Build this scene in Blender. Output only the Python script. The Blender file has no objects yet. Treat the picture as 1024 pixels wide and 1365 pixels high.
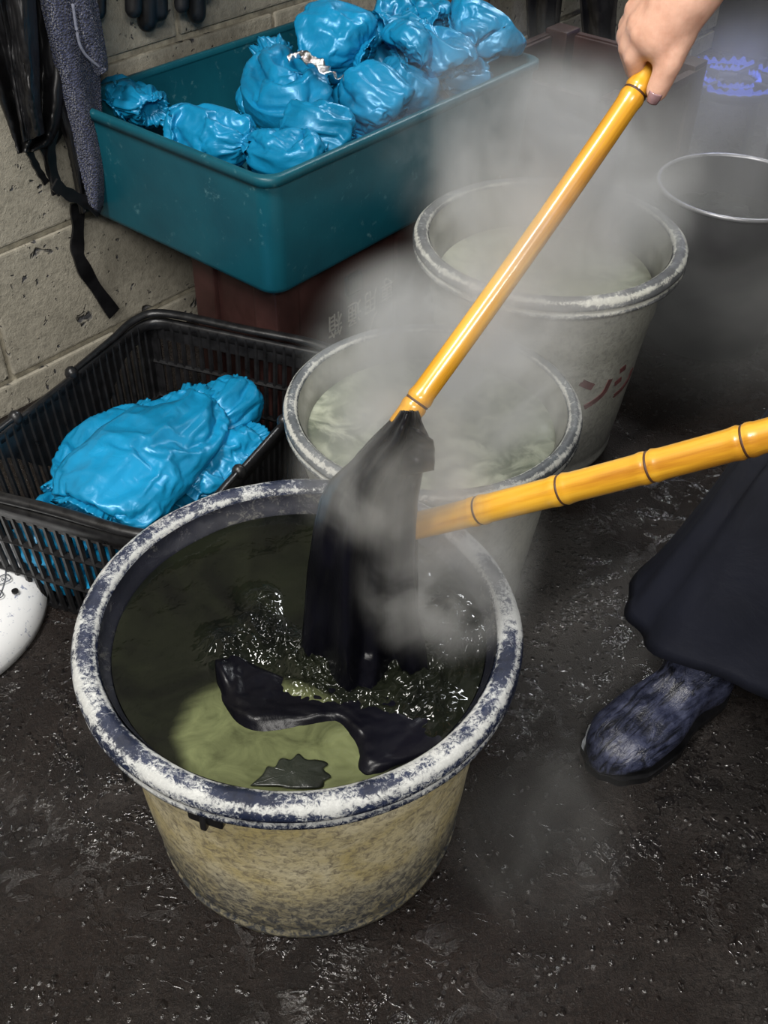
import bpy, bmesh, math, random
from mathutils import Vector, Matrix, noise

# ------------------------------------------------------------------ camera
scene = bpy.context.scene
COL = scene.collection
HC = 1.077
PITCH, ROLL, FPX = 0.7217, 0.0188, 1405.0
cp, sp = math.cos(PITCH), math.sin(PITCH)
cr, sr = math.cos(ROLL), math.sin(ROLL)
_up0, _fw = Vector((0, sp, cp)), Vector((0, cp, -sp))
_right = cr * Vector((1, 0, 0)) + sr * _up0
_up = -sr * Vector((1, 0, 0)) + cr * _up0
cam_d = bpy.data.cameras.new('camera')
cam_d.sensor_fit = 'VERTICAL'
cam_d.sensor_height = 24.0
cam_d.lens = 24.0 * FPX / 1365.0
cam_d.clip_start = 0.02
cam = bpy.data.objects.new('camera', cam_d)
COL.objects.link(cam)
cam.matrix_world = Matrix((
    (_right.x, _up.x, -_fw.x, 0), (_right.y, _up.y, -_fw.y, 0),
    (_right.z, _up.z, -_fw.z, HC), (0, 0, 0, 1)))
scene.camera = cam

# ------------------------------------------------------------------ light, world, exposure
scene.view_settings.view_transform = 'Standard'
scene.view_settings.look = 'None'
scene.view_settings.gamma = 1.0
scene.view_settings.exposure = 0.0
scene.cycles.use_denoising = True
scene.cycles.volume_bounces = 1
scene.cycles.volume_step_rate = 1.0
scene.cycles.max_bounces = 8
scene.cycles.transparent_max_bounces = 16

world = bpy.data.worlds.new('world')
scene.world = world
world.use_nodes = True
world.node_tree.nodes['Background'].inputs[0].default_value = (0.55, 0.6, 0.65, 1)
world.node_tree.nodes['Background'].inputs[1].default_value = 0.10


def area(name, loc, target, sx, sy, power, col=(1, 1, 1), spread=180):
    l = bpy.data.lights.new(name, 'AREA')
    l.shape = 'RECTANGLE'
    l.size, l.size_y = sx, sy
    l.energy = power
    l.color = col
    l.spread = math.radians(spread)
    o = bpy.data.objects.new(name, l)
    COL.objects.link(o)
    o.location = loc
    o.rotation_euler = (Vector(target) - Vector(loc)).to_track_quat('-Z', 'Y').to_euler()
    return o


area('ceiling_tube_front', (-0.75, 0.10, 2.35), (-0.1, 0.9, 0.2), 0.22, 0.8, 62, (1, 0.97, 0.92))
area('ceiling_tube_rear', (1.15, 3.3, 2.5), (0.3, 1.2, 0.1), 1.3, 0.40, 150, (0.95, 0.98, 1))
area('ceiling_tube_side', (0.15, -1.0, 1.9), (-0.05, 0.8, 0.2), 0.9, 0.2, 40, (1, 0.97, 0.92))

# ------------------------------------------------------------------ helpers
V = Vector
WD = V((math.sin(math.radians(39.5)), math.cos(math.radians(39.5)), 0))   # along the wall
WN = V((-WD.y, WD.x, 0))                                                # into the wall


def ray(u, v):
    x, y = (u - 512.0) / FPX, (682.5 - v) / FPX
    return _right * x + _up * y + _fw


def at(u, v, z):
    d = ray(u, v)
    return V((0, 0, HC)) + d * ((z - HC) / d.z)


def atd(u, v, dist):
    return V((0, 0, HC)) + ray(u, v).normalized() * dist


def aty(u, v, y):
    d = ray(u, v)
    return V((0, 0, HC)) + d * (y / d.y)


def atw(u, v, w):
    d = ray(u, v)
    return V((0, 0, HC)) + d * (w / WN.dot(d))


def W(a, n, z):
    """point from wall coordinates: along, into, height"""
    return WD * a + WN * n + V((0, 0, z))


def obj(name, bm, m=None, parent=None, smooth=True):
    me = bpy.data.meshes.new(name)
    bm.normal_update()
    bm.to_mesh(me)
    bm.free()
    if smooth:
        me.polygons.foreach_set('use_smooth', [True] * len(me.polygons))
    o = bpy.data.objects.new(name, me)
    COL.objects.link(o)
    if m:
        for mm in (m if isinstance(m, (list, tuple)) else [m]):
            me.materials.append(mm)
    if parent:
        o.parent = parent
        o.matrix_parent_inverse = parent.matrix_basis.inverted()
    return o


def tag(o, label, cat, group=None, kind=None):
    if label:
        o['label'] = label
    if cat:
        o['category'] = cat
    if group:
        o['group'] = group
    if kind:
        o['kind'] = kind
    return o


def thing(name, loc, label, cat, group=None):
    o = bpy.data.objects.new(name, None)
    o.empty_display_size = 0.05
    COL.objects.link(o)
    o.location = loc
    return tag(o, label, cat, group)


def struct(o):
    o['kind'] = 'structure'
    return o


def mod(o, t, **kw):
    m = o.modifiers.new(t.lower(), t)
    for k, v in kw.items():
        setattr(m, k, v)
    return m


def bake(o):
    """apply modifiers through the depsgraph"""
    dg = bpy.context.evaluated_depsgraph_get()
    me = bpy.data.meshes.new_from_object(o.evaluated_get(dg))
    old = o.data
    mats = [m for m in old.materials]
    o.modifiers.clear()
    o.data = me
    if not me.materials:
        for m in mats:
            me.materials.append(m)
    me.polygons.foreach_set('use_smooth', [True] * len(me.polygons))
    return o


def frame(M, a, b, c):
    return Matrix(((a.x, b.x, c.x, M.x), (a.y, b.y, c.y, M.y), (a.z, b.z, c.z, M.z), (0, 0, 0, 1)))


WM = frame(V((0, 0, 0)), WD, WN, V((0, 0, 1)))     # wall frame matrix: x along, y into wall, z up


def box(bm, lo, hi, M=None, bev=0.0, seg=2):
    g = bmesh.ops.create_cube(bm, size=1.0)
    vs = g['verts']
    for v in vs:
        v.co = V([lo[i] + (v.co[i] + 0.5) * (hi[i] - lo[i]) for i in range(3)])
    if bev:
        es = list({e for v in vs for e in v.link_edges})
        r = bmesh.ops.bevel(bm, geom=es, offset=bev, segments=seg, affect='EDGES', profile=0.7)
        vs = list({v for f in r['faces'] for v in f.verts} | {v for v in vs if v.is_valid})
    if M is not None:
        bmesh.ops.transform(bm, matrix=M, verts=vs)


def catmull(pts, n):
    P = [V(p) for p in pts]
    if len(P) == 2:
        return [P[0].lerp(P[1], i / (n - 1)) for i in range(n)]
    P = [2 * P[0] - P[1]] + P + [2 * P[-1] - P[-2]]
    out = []
    segs = len(P) - 3
    for i in range(n):
        t = i / (n - 1) * segs
        k = min(int(t), segs - 1)
        f = t - k
        a, b, c, d = P[k:k + 4]
        out.append(0.5 * ((2 * b) + (c - a) * f + (2 * a - 5 * b + 4 * c - d) * f * f + (3 * b - a - 3 * c + d) * f ** 3))
    return out


def interp(xs, ys, x):
    if x <= xs[0]:
        return ys[0]
    for i in range(len(xs) - 1):
        if x <= xs[i + 1]:
            f = (x - xs[i]) / (xs[i + 1] - xs[i])
            f = f * f * (3 - 2 * f)
            return ys[i] + (ys[i + 1] - ys[i]) * f
    return ys[-1]


def frames(P, up=V((0, 0, 1))):
    out = []
    for i, p in enumerate(P):
        t = (P[min(i + 1, len(P) - 1)] - P[max(i - 1, 0)]).normalized()
        s = t.cross(up)
        if s.length < 1e-4:
            s = t.cross(V((0, 1, 0)))
        s.normalize()
        out.append((p, s, s.cross(t).normalized(), t))
    return out


def tube(bm, pts, rad, segs=12, n=None, up=V((0, 0, 1)), caps=True, flat=1.0):
    P = catmull(pts, n) if n else [V(p) for p in pts]
    R = rad if isinstance(rad, (list, tuple)) else [rad] * len(P)
    if len(R) != len(P):
        xs = [i / (len(R) - 1) for i in range(len(R))]
        R = [interp(xs, R, i / (len(P) - 1)) for i in range(len(P))]
    rings = []
    for (p, s, b, t), r in zip(frames(P, up), R):
        rings.append([bm.verts.new(p + s * (math.cos(a) * r) + b * (math.sin(a) * r * flat))
                      for a in [2 * math.pi * k / segs for k in range(segs)]])
    for A, B in zip(rings, rings[1:]):
        for k in range(segs):
            bm.faces.new((A[k], A[(k + 1) % segs], B[(k + 1) % segs], B[k]))
    if caps:
        bm.faces.new(list(reversed(rings[0])))
        bm.faces.new(rings[-1])
    return rings


def lathe(bm, prof, c, segs=96, close=True, jit=None):
    rings = []
    for i, (r, z) in enumerate(prof):
        ring = []
        for k in range(segs):
            a = 2 * math.pi * k / segs
            rr, zz = (r, z) if jit is None else jit(r, z, a, i)
            ring.append(bm.verts.new((c[0] + rr * math.cos(a), c[1] + rr * math.sin(a), c[2] + zz)))
        rings.append(ring)
    for A, B in zip(rings, rings[1:]):
        for k in range(segs):
            bm.faces.new((A[k], A[(k + 1) % segs], B[(k + 1) % segs], B[k]))
    if close:
        bm.faces.new(rings[-1])
    return rings


def grid(bm, nu, nv, fn):
    R = [[bm.verts.new(fn(i / (nu - 1), j / (nv - 1))) for j in range(nv)] for i in range(nu)]
    for i in range(nu - 1):
        for j in range(nv - 1):
            bm.faces.new((R[i][j], R[i + 1][j], R[i + 1][j + 1], R[i][j + 1]))
    return R


def fbm(p, o=4):
    s, a = 0.0, 0.5
    for _ in range(o):
        s += a * noise.noise(p)
        p = p * 2.03 + V((3.1, 1.7, 5.3))
        a *= 0.5
    return s


def ridge(p):
    return 1.0 - 2.0 * abs(noise.noise(p))


def capsule(bm, a, b, ra, rb, segs=14, flat=1.0, up=V((0, 0, 1))):
    a, b = V(a), V(b)
    d = (b - a)
    L = d.length
    t = d / L
    P, R = [], []
    for k in range(5):
        an = math.pi / 2 * k / 5
        P.append(a - t * ra * math.cos(an))
        R.append(max(ra * math.sin(an), ra * 0.08))
    P.append(a); R.append(ra)
    P.append(a.lerp(b, 0.5)); R.append((ra + rb) / 2)
    P.append(b); R.append(rb)
    for k in range(1, 6):
        an = math.pi / 2 * k / 5
        P.append(b + t * rb * math.sin(an))
        R.append(max(rb * math.cos(an), rb * 0.08))
    tube(bm, P, R, segs, None, up, True, flat)


# ------------------------------------------------------------------ material helper
class NT:
    def __init__(s, name):
        s.m = bpy.data.materials.new(name)
        s.m.use_nodes = True
        s.t = s.m.node_tree
        s.t.nodes.clear()
        s.out = s.t.nodes.new('ShaderNodeOutputMaterial')

    def n(s, typ, ins=None, **kw):
        nd = s.t.nodes.new('ShaderNode' + typ)
        for k, v in kw.items():
            setattr(nd, k, v)
        for k, v in (ins or {}).items():
            s.set(nd.inputs[k], v)
        return nd

    def set(s, sock, v):
        if isinstance(v, bpy.types.NodeSocket):
            s.t.links.new(v, sock)
        elif isinstance(v, bpy.types.Node):
            s.t.links.new(v.outputs[0], sock)
        else:
            if hasattr(sock.default_value, '__len__') and not hasattr(v, '__len__'):
                v = [v] * len(sock.default_value)
            elif hasattr(sock.default_value, '__len__') and len(sock.default_value) == 4 and len(v) == 3:
                v = tuple(v) + (1,)
            sock.default_value = v

    def coord(s, scale=(1, 1, 1), which='Object', rot=(0, 0, 0), loc=(0, 0, 0)):
        c = s.n('TexCoord')
        mp = s.n('Mapping', {'Vector': c.outputs[which], 'Scale': scale, 'Rotation': rot, 'Location': loc})
        return mp.outputs[0]

    def noise(s, vec, scale=5, detail=6, rough=0.6, dist=0.0):
        return s.n('TexNoise', {'Vector': vec, 'Scale': scale, 'Detail': detail, 'Roughness': rough, 'Distortion': dist}).outputs[0]

    def ramp(s, fac, stops, interp='LINEAR'):
        r = s.n('ValToRGB', {'Fac': fac})
        r.color_ramp.interpolation = interp
        e = r.color_ramp.elements
        while len(e) < len(stops):
            e.new(0.5)
        for el, (p, c) in zip(e, stops):
            el.position = p
            el.color = (c, c, c, 1) if not hasattr(c, '__len__') else tuple(c) + (1,)
        return r.outputs[0]

    def mix(s, f, a, b, blend='MIX'):
        nd = s.n('Mix', data_type='RGBA', blend_type=blend)
        s.set(nd.inputs[0], f)
        s.set(nd.inputs[6], a)
        s.set(nd.inputs[7], b)
        return nd.outputs[2]

    def math(s, op, a, b=0.0, clamp=False):
        nd = s.n('Math', operation=op, use_clamp=clamp)
        s.set(nd.inputs[0], a)
        s.set(nd.inputs[1], b)
        return nd.outputs[0]

    def bump(s, h, strength=0.3, dist=0.01, normal=None):
        ins = {'Height': h, 'Strength': strength, 'Distance': dist}
        if normal is not None:
            ins['Normal'] = normal
        return s.n('Bump', ins).outputs[0]

    def bsdf(s, **kw):
        names = dict(color='Base Color', rough='Roughness', metal='Metallic', spec='Specular IOR Level', normal='Normal',
                     trans='Transmission Weight', sheen='Sheen Weight', alpha='Alpha', coat='Coat Weight', coatr='Coat Roughness',
                     sss='Subsurface Weight', emc='Emission Color', ems='Emission Strength', ior='IOR')
        b = s.n('BsdfPrincipled')
        for k, v in kw.items():
            s.set(b.inputs[names[k]], v)
        s.t.links.new(b.outputs[0], s.out.inputs[0])
        return b


def flat_mat(name, col, rough=0.5, metal=0.0, spec=0.5, nscale=40, var=0.25, bumps=0.15, bdist=0.002):
    t = NT(name)
    c = t.coord()
    nz = t.noise(c, nscale, 5, 0.6)
    dark = tuple(x * (1 - var) for x in col)
    lite = tuple(min(1, x * (1 + var)) for x in col)
    t.bsdf(color=t.ramp(nz, [(0.3, dark), (0.7, lite)]), rough=t.ramp(nz, [(0.3, max(0.02, rough - 0.1)), (0.7, min(1, rough + 0.1))]),
           metal=metal, spec=spec, normal=t.bump(nz, bumps, bdist))
    return t.m


def mat_floor():
    t = NT('wet_concrete')
    c = t.coord()
    big = t.noise(c, 2.2, 6, 0.65, 0.4)
    mid = t.noise(c, 9, 8, 0.72, 0.2)
    fine = t.noise(c, 190, 4, 0.75)
    grit = t.noise(c, 480, 3, 0.7)
    base = t.ramp(mid, [(0.34, (0.004, 0.0036, 0.0036)), (0.5, (0.013, 0.0112, 0.0105)), (0.68, (0.046, 0.040, 0.037))])
    base = t.mix(t.ramp(big, [(0.38, 0.15), (0.6, 0.75)]), base, (0.020, 0.0125, 0.0095))
    base = t.mix(t.ramp(fine, [(0.36, 0.8), (0.56, 0.0)]), base, (0.004, 0.0035, 0.0035))
    base = t.mix(t.ramp(grit, [(0.60, 0.0), (0.70, 0.55)]), base, (0.13, 0.12, 0.11))
    # water: broken films, drops and thin trickles
    wn = t.noise(c, 26, 4, 0.6, 1.3)
    zone = t.ramp(t.noise(c, 3.4, 2, 0.5, 0.3), [(0.44, 0.0), (0.56, 1.0)])
    # the splashed patch between the tanks and the boots
    pd = t.n('VectorMath', {0: t.n('VectorMath', {0: c, 1: (0.27, 1.0, 0)}, operation='SUBTRACT').outputs[0], 1: (5.2, 3.6, 0)}, operation='MULTIPLY').outputs[0]
    pl_ = t.n('VectorMath', {0: pd}, operation='LENGTH').outputs['Value']
    splash = t.ramp(t.math('ADD', pl_, t.math('MULTIPLY', t.math('SUBTRACT', t.noise(c, 8, 3, 0.6), 0.5), 1.2)), [(0.55, 1.0), (0.95, 0.0)])
    zone = t.math('MAXIMUM', zone, splash)
    base = t.mix(t.math('MULTIPLY', splash, 0.65), base, (0.062, 0.059, 0.056))
    film = t.math('MULTIPLY', t.ramp(wn, [(0.53, 0.0), (0.56, 1.0)], 'EASE'), zone)
    trick = t.math('ABSOLUTE', t.math('SUBTRACT', t.noise(c, 17, 2, 0.5, 1.8), 0.5))
    trick = t.math('MULTIPLY', t.ramp(trick, [(0.0, 1.0), (0.012, 0.0)], 'EASE'), t.ramp(t.noise(c, 30, 2, 0.5), [(0.55, 0.0), (0.6, 1.0)]))
    vor = t.n('TexVoronoi', {'Vector': t.n('VectorMath', {0: c, 1: t.n('TexNoise', {'Vector': c, 'Scale': 60.0}).outputs[1]}, operation='MULTIPLY_ADD').outputs[0] if False else c, 'Scale': 85, 'Randomness': 1.0}).outputs['Distance']
    sel = t.ramp(t.noise(c, 14, 2, 0.5, 0.3), [(0.45, 0.0), (0.55, 1.0)])
    sel = t.math('MAXIMUM', sel, splash)
    drop = t.math('MULTIPLY', t.ramp(t.math('ADD', vor, t.math('MULTIPLY', t.math('SUBTRACT', wn, 0.5), 0.5)), [(0.0, 1.0), (0.24, 0.8), (0.32, 0.0)], 'EASE'), sel)
    water = t.math('MAXIMUM', t.math('MAXIMUM', film, drop), trick)
    h0 = t.math('ADD', t.math('MULTIPLY', fine, 0.7), t.math('MULTIPLY', grit, 0.5))
    h0 = t.math('MULTIPLY', h0, t.math('SUBTRACT', 1.0, t.math('MULTIPLY', water, 0.93)))
    n1 = t.bump(h0, 1.0, 0.004)
    rip = t.noise(c, 130, 2, 0.5, 0.4)
    n2 = t.bump(t.math('ADD', water, t.math('MULTIPLY', t.math('MULTIPLY', rip, water), 0.9)), 1.0, 0.0058, n1)
    rough = t.math('MAXIMUM', t.math('SUBTRACT', t.ramp(mid, [(0.3, 0.30), (0.7, 0.46)]), t.math('MULTIPLY', water, 0.36)), 0.05)
    t.bsdf(color=t.mix(t.math('MULTIPLY', water, 0.45), base, (0.007, 0.007, 0.008)), rough=rough, normal=n2, spec=t.math('ADD', 0.22, t.math('MULTIPLY', water, 0.38)))
    return t.m


def mat_block():
    t = NT('painted_concrete_block')
    c = t.coord()
    a = t.noise(c, 5, 6, 0.65)
    b = t.noise(c, 70, 5, 0.75)
    p = t.noise(c, 26, 3, 0.5, 0.6)
    col = t.ramp(a, [(0.3, (0.27, 0.25, 0.20)), (0.7, (0.42, 0.39, 0.32))])
    col = t.mix(t.ramp(b, [(0.35, 0.5), (0.55, 0.0)]), col, (0.17, 0.16, 0.13))
    pits = t.ramp(t.math('MINIMUM', p, t.math('ADD', t.noise(c, 75, 2, 0.5, 0.4), 0.01)), [(0.28, 1.0), (0.34, 0.0)])
    col = t.mix(pits, col, (0.06, 0.06, 0.065))
    h = t.math('SUBTRACT', b, t.math('MULTIPLY', pits, 1.5))
    t.bsdf(color=col, rough=0.72, spec=0.35, normal=t.bump(h, 0.7, 0.004))
    return t.m


def mat_mortar():
    return flat_mat('mortar', (0.34, 0.31, 0.24), 0.85, nscale=60, var=0.4, bumps=0.6, bdist=0.004)


def mat_rim(name, dark, white, amount, sc=70, c0=None, ri=0.0, ro=1.0, wear=0.16, H=0.0):
    """worn plastic rim: scuffed white streaks over a coloured lip, most worn along its edges"""
    t = NT(name)
    c = t.coord()
    st = t.noise(c, sc, 10, 0.86, 0.7)
    ag = t.noise(c, sc * 0.10, 4, 0.6)
    f = t.math('ADD', st, t.math('MULTIPLY', t.math('SUBTRACT', ag, 0.5), 0.55))
    if c0:
        v = t.n('VectorMath', {0: c, 1: (c0[0], c0[1], 0)}, operation='SUBTRACT').outputs[0]
        v = t.n('VectorMath', {0: v, 1: (1, 1, 0)}, operation='MULTIPLY').outputs[0]
        ln = t.n('VectorMath', {0: v}, operation='LENGTH').outputs['Value']
        k = t.math('DIVIDE', t.math('SUBTRACT', ln, ri), ro - ri)
        e = t.ramp(k, [(0.0, 0.2), (0.09, 1.0), (0.22, 0.1), (0.62, 0.0), (0.80, 1.0), (0.90, 0.9), (0.97, 0.0)])
        f = t.math('ADD', f, t.math('MULTIPLY', e, wear))
    msk = t.ramp(f, [(amount - 0.03, 0.0), (amount + 0.05, 1.0)])
    col = t.mix(msk, t.ramp(ag, [(0.3, tuple(x * 0.5 for x in dark)), (0.7, tuple(x * 1.6 for x in dark))]),
                t.mix(t.ramp(st, [(0.5, 0.0), (0.75, 1.0)]), tuple(x * 0.6 for x in white), white))
    t.bsdf(color=col, rough=t.ramp(msk, [(0, 0.25), (1, 0.5)]), normal=t.bump(f, 0.5, 0.003))
    return t.m


def mat_body(name, c0, c1, dirt, lowdirt, H):
    t = NT(name)
    c = t.coord()
    a = t.noise(c, 14, 8, 0.7, 0.5)
    b = t.noise(c, 120, 5, 0.75, 0.6)
    sc = t.noise(t.coord((40, 40, 260)), 1.0, 4, 0.7, 0.3)
    z = t.n('SeparateXYZ', {'Vector': t.coord()}).outputs[2]
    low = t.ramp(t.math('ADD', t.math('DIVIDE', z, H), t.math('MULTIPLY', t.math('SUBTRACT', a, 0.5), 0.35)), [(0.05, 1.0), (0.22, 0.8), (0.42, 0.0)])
    col = t.mix(t.ramp(a, [(0.35, 0.0), (0.65, 1.0)]), c0, c1)
    col = t.mix(t.ramp(b, [(0.36, 0.85), (0.54, 0.0)]), col, dirt)
    col = t.mix(t.ramp(sc, [(0.6, 0.0), (0.75, 0.4)]), col, tuple(min(1, x * 1.5) for x in c0))
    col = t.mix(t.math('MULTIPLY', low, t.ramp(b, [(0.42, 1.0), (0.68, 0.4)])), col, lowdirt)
    t.bsdf(color=col, rough=0.45, normal=t.bump(t.math('ADD', b, t.math('MULTIPLY', sc, 0.4)), 0.5, 0.0025), spec=0.5)
    return t.m


def mat_sleeve(name, col=(0.006, 0.235, 0.46)):
    t = NT(name)
    c = t.coord()
    a = t.noise(c, 9, 4, 0.6)
    f = t.noise(c, 40, 3, 0.5, 1.4)
    cc = t.ramp(a, [(0.3, tuple(x * 0.75 for x in col)), (0.7, tuple(min(1, x * 1.15) for x in col))])
    t.bsdf(color=cc, rough=0.36, spec=0.5, metal=0.12, normal=t.bump(f, 0.25, 0.004))
    return t.m


def mat_cloth(name, col, rough=0.9, sheen=0.0, nscale=40, bumps=0.5, bdist=0.004, spec=0.2, var=0.5):
    t = NT(name)
    c = t.coord()
    a = t.noise(c, nscale * 0.25, 5, 0.6)
    f = t.noise(c, nscale, 5, 0.65, 0.5)
    t.bsdf(color=t.ramp(a, [(0.3, tuple(x * (1 - var) for x in col)), (0.7, tuple(x * (1 + var) for x in col))]),
           rough=rough, sheen=sheen, spec=spec, normal=t.bump(f, bumps, bdist))
    return t.m


def mat_bamboo():
    t = NT('bamboo')
    c = t.coord()
    st = t.noise(t.coord((90, 90, 4)), 1.0, 5, 0.6, 0.3)
    bl = t.noise(c, 22, 5, 0.65)
    col = t.ramp(st, [(0.3, (0.34, 0.13, 0.010)), (0.52, (0.56, 0.28, 0.018)), (0.75, (0.66, 0.39, 0.045))])
    col = t.mix(t.ramp(bl, [(0.62, 0.0), (0.75, 0.6)]), col, (0.30, 0.11, 0.015))
    t.bsdf(color=col, rough=0.28, spec=0.6, normal=t.bump(st, 0.12, 0.001), coat=0.4)
    return t.m


def mat_liquid(name, deep, mid, pale, patch=None, seed=0.0, thr=(0.42, 0.62), rough=0.06):
    """dye bath: dark or cloudy liquor, cloud pattern is suspended dye, patch is a painted lit area"""
    t = NT(name)
    c = t.coord(loc=(seed, seed * 0.7, 0))
    n1 = t.noise(c, 9, 6, 0.6, 0.9)
    n2 = t.noise(c, 26, 5, 0.6, 1.2)
    col = t.ramp(n1, [(0.36, deep), (0.62, mid)])
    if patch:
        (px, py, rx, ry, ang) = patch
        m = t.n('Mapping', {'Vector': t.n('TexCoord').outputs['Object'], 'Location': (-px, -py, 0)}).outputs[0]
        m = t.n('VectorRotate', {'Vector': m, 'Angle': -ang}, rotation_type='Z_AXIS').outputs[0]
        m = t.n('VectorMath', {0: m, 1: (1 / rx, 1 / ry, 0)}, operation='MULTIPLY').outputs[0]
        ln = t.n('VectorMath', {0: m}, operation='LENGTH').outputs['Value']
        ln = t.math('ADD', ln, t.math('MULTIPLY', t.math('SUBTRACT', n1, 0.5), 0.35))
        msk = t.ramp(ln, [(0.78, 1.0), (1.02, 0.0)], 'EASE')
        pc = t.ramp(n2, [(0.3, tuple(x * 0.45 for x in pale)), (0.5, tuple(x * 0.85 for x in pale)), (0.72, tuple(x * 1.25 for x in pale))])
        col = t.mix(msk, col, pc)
    else:
        col = t.mix(t.ramp(n2, [(thr[0], 0.0), (thr[1], 0.8)]), col, pale)
    t.bsdf(color=col, rough=rough, spec=0.5, ior=1.33, normal=t.bump(t.noise(c, 60, 3, 0.5, 0.5), 0.12, 0.004))
    return t.m


def mat_steam(name, radii, dens, scale=7.0, seed=0.0, lo=0.42, hi=0.72, col=(0.93, 0.93, 0.9)):
    t = NT(name)
    c = t.n('TexCoord').outputs['Object']
    m = t.n('VectorMath', {0: c, 1: tuple(1.0 / r for r in radii)}, operation='MULTIPLY').outputs[0]
    ln = t.n('VectorMath', {0: m}, operation='LENGTH').outputs['Value']
    fall = t.ramp(ln, [(0.0, 1.0), (0.45, 0.7), (1.0, 0.0)], 'EASE')
    cc = t.n('Mapping', {'Vector': c, 'Location': (seed, seed * 1.7, seed * 0.3), 'Scale': (1, 1, 0.75)}).outputs[0]
    nz = t.noise(cc, scale, 4, 0.6, 0.9)
    d = t.math('MULTIPLY', t.ramp(nz, [(lo, 0.06), (hi, 1.0)], 'EASE'), fall)
    d = t.math('MULTIPLY', d, dens)
    v = t.n('VolumeScatter', {'Color': col, 'Density': d, 'Anisotropy': 0.25})
    t.t.links.new(v.outputs[0], t.out.inputs['Volume'])
    return t.m


M_floor, M_block, M_mortar = mat_floor(), mat_block(), mat_mortar()
M_navyrim = mat_rim('scuffed_navy_rim', (0.014, 0.021, 0.050), (0.72, 0.73, 0.71), 0.545, 190, (-0.0816, 0.710), 0.196, 0.221, 0.125)
M_greyrim = mat_rim('scuffed_grey_rim', (0.10, 0.11, 0.12), (0.78, 0.78, 0.72), 0.60, 170, (0.059, 1.098), 0.172, 0.190, 0.19)
M_palerim = mat_rim('scuffed_pale_rim', (0.12, 0.125, 0.13), (0.80, 0.80, 0.72), 0.60, 170, (0.238, 1.447), 0.180, 0.203, 0.19)
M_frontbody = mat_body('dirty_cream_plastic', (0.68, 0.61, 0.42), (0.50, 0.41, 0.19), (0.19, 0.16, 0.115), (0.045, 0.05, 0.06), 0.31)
M_paleplastic = mat_body('pale_plastic', (0.34, 0.34, 0.30), (0.27, 0.27, 0.23), (0.18, 0.18, 0.16), (0.16, 0.16, 0.15), 0.33)
M_innerdark = mat_rim('crusted_inner_wall', (0.012, 0.013, 0.020), (0.17, 0.165, 0.14), 0.60, 60)
M_innerpale = flat_mat('pale_inner_wall', (0.22, 0.22, 0.19), 0.5, nscale=30, var=0.35)
M_tub = None
M_sleeve = mat_sleeve('blue_taffeta')
M_bamboo = mat_bamboo()
M_node = flat_mat('bamboo_node_dark', (0.05, 0.018, 0.006), 0.6)
M_blackcloth = mat_cloth('wet_black_cloth', (0.0025, 0.0025, 0.0045), 0.30, 0.0, 30, 0.25, 0.004, 0.16)
M_basket = flat_mat('black_plastic', (0.010, 0.010, 0.011), 0.36, nscale=60, var=0.4, bumps=0.2)
M_red = flat_mat('faded_red_plastic', (0.036, 0.0135, 0.012), 0.5, nscale=14, var=0.45, bumps=0.2)
M_letter = flat_mat('worn_white_print', (0.36, 0.33, 0.29), 0.7, nscale=150, var=0.4)
M_redink = flat_mat('dark_red_ink', (0.10, 0.035, 0.035), 0.6, nscale=60, var=0.3)
M_black = flat_mat('black_rubber', (0.007, 0.007, 0.008), 0.38, nscale=25, var=0.5, bumps=0.25)
M_apron = mat_cloth('navy_black_apron', (0.007, 0.008, 0.014), 0.5, 0.0, 14, 0.25, 0.006, 0.4)
M_steel = flat_mat('dull_steel', (0.22, 0.22, 0.23), 0.35, 0.9, nscale=20, var=0.4)
M_iron = flat_mat('cast_iron', (0.02, 0.02, 0.022), 0.55, 0.6, nscale=40)
M_wood = flat_mat('dark_brown_wood', (0.10, 0.045, 0.02), 0.6, nscale=20, var=0.4)


def mat_tub():
    t = NT('teal_plastic')
    c = t.coord()
    a = t.noise(c, 8, 5, 0.6)
    b = t.noise(c, 34, 6, 0.75, 0.8)
    sp_ = t.noise(c, 90, 4, 0.7)
    col = t.ramp(a, [(0.3, (0.003, 0.058, 0.085)), (0.7, (0.005, 0.088, 0.122))])
    col = t.mix(t.ramp(t.math('MULTIPLY', b, t.math('ADD', sp_, 0.5)), [(0.62, 0.0), (0.78, 0.45)]), col, (0.16, 0.33, 0.36))
    t.bsdf(color=col, rough=0.42, spec=0.45, normal=t.bump(sp_, 0.1, 0.002))
    return t.m


M_tub = mat_tub()


def mat_towel():
    t = NT('navy_terry')
    c = t.coord()
    v = t.n('TexVoronoi', {'Vector': c, 'Scale': 330, 'Randomness': 1.0}).outputs['Distance']
    a = t.noise(c, 160, 4, 0.7)
    col = t.ramp(t.math('ADD', t.math('MULTIPLY', v, 0.6), t.math('MULTIPLY', a, 0.5)),
                 [(0.25, (0.085, 0.10, 0.19)), (0.65, (0.014, 0.018, 0.045))])
    t.bsdf(color=col, rough=0.95, spec=0.1, sheen=0.3, normal=t.bump(t.math('SUBTRACT', a, v), 1.0, 0.006))
    return t.m


M_towel = mat_towel()


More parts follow.
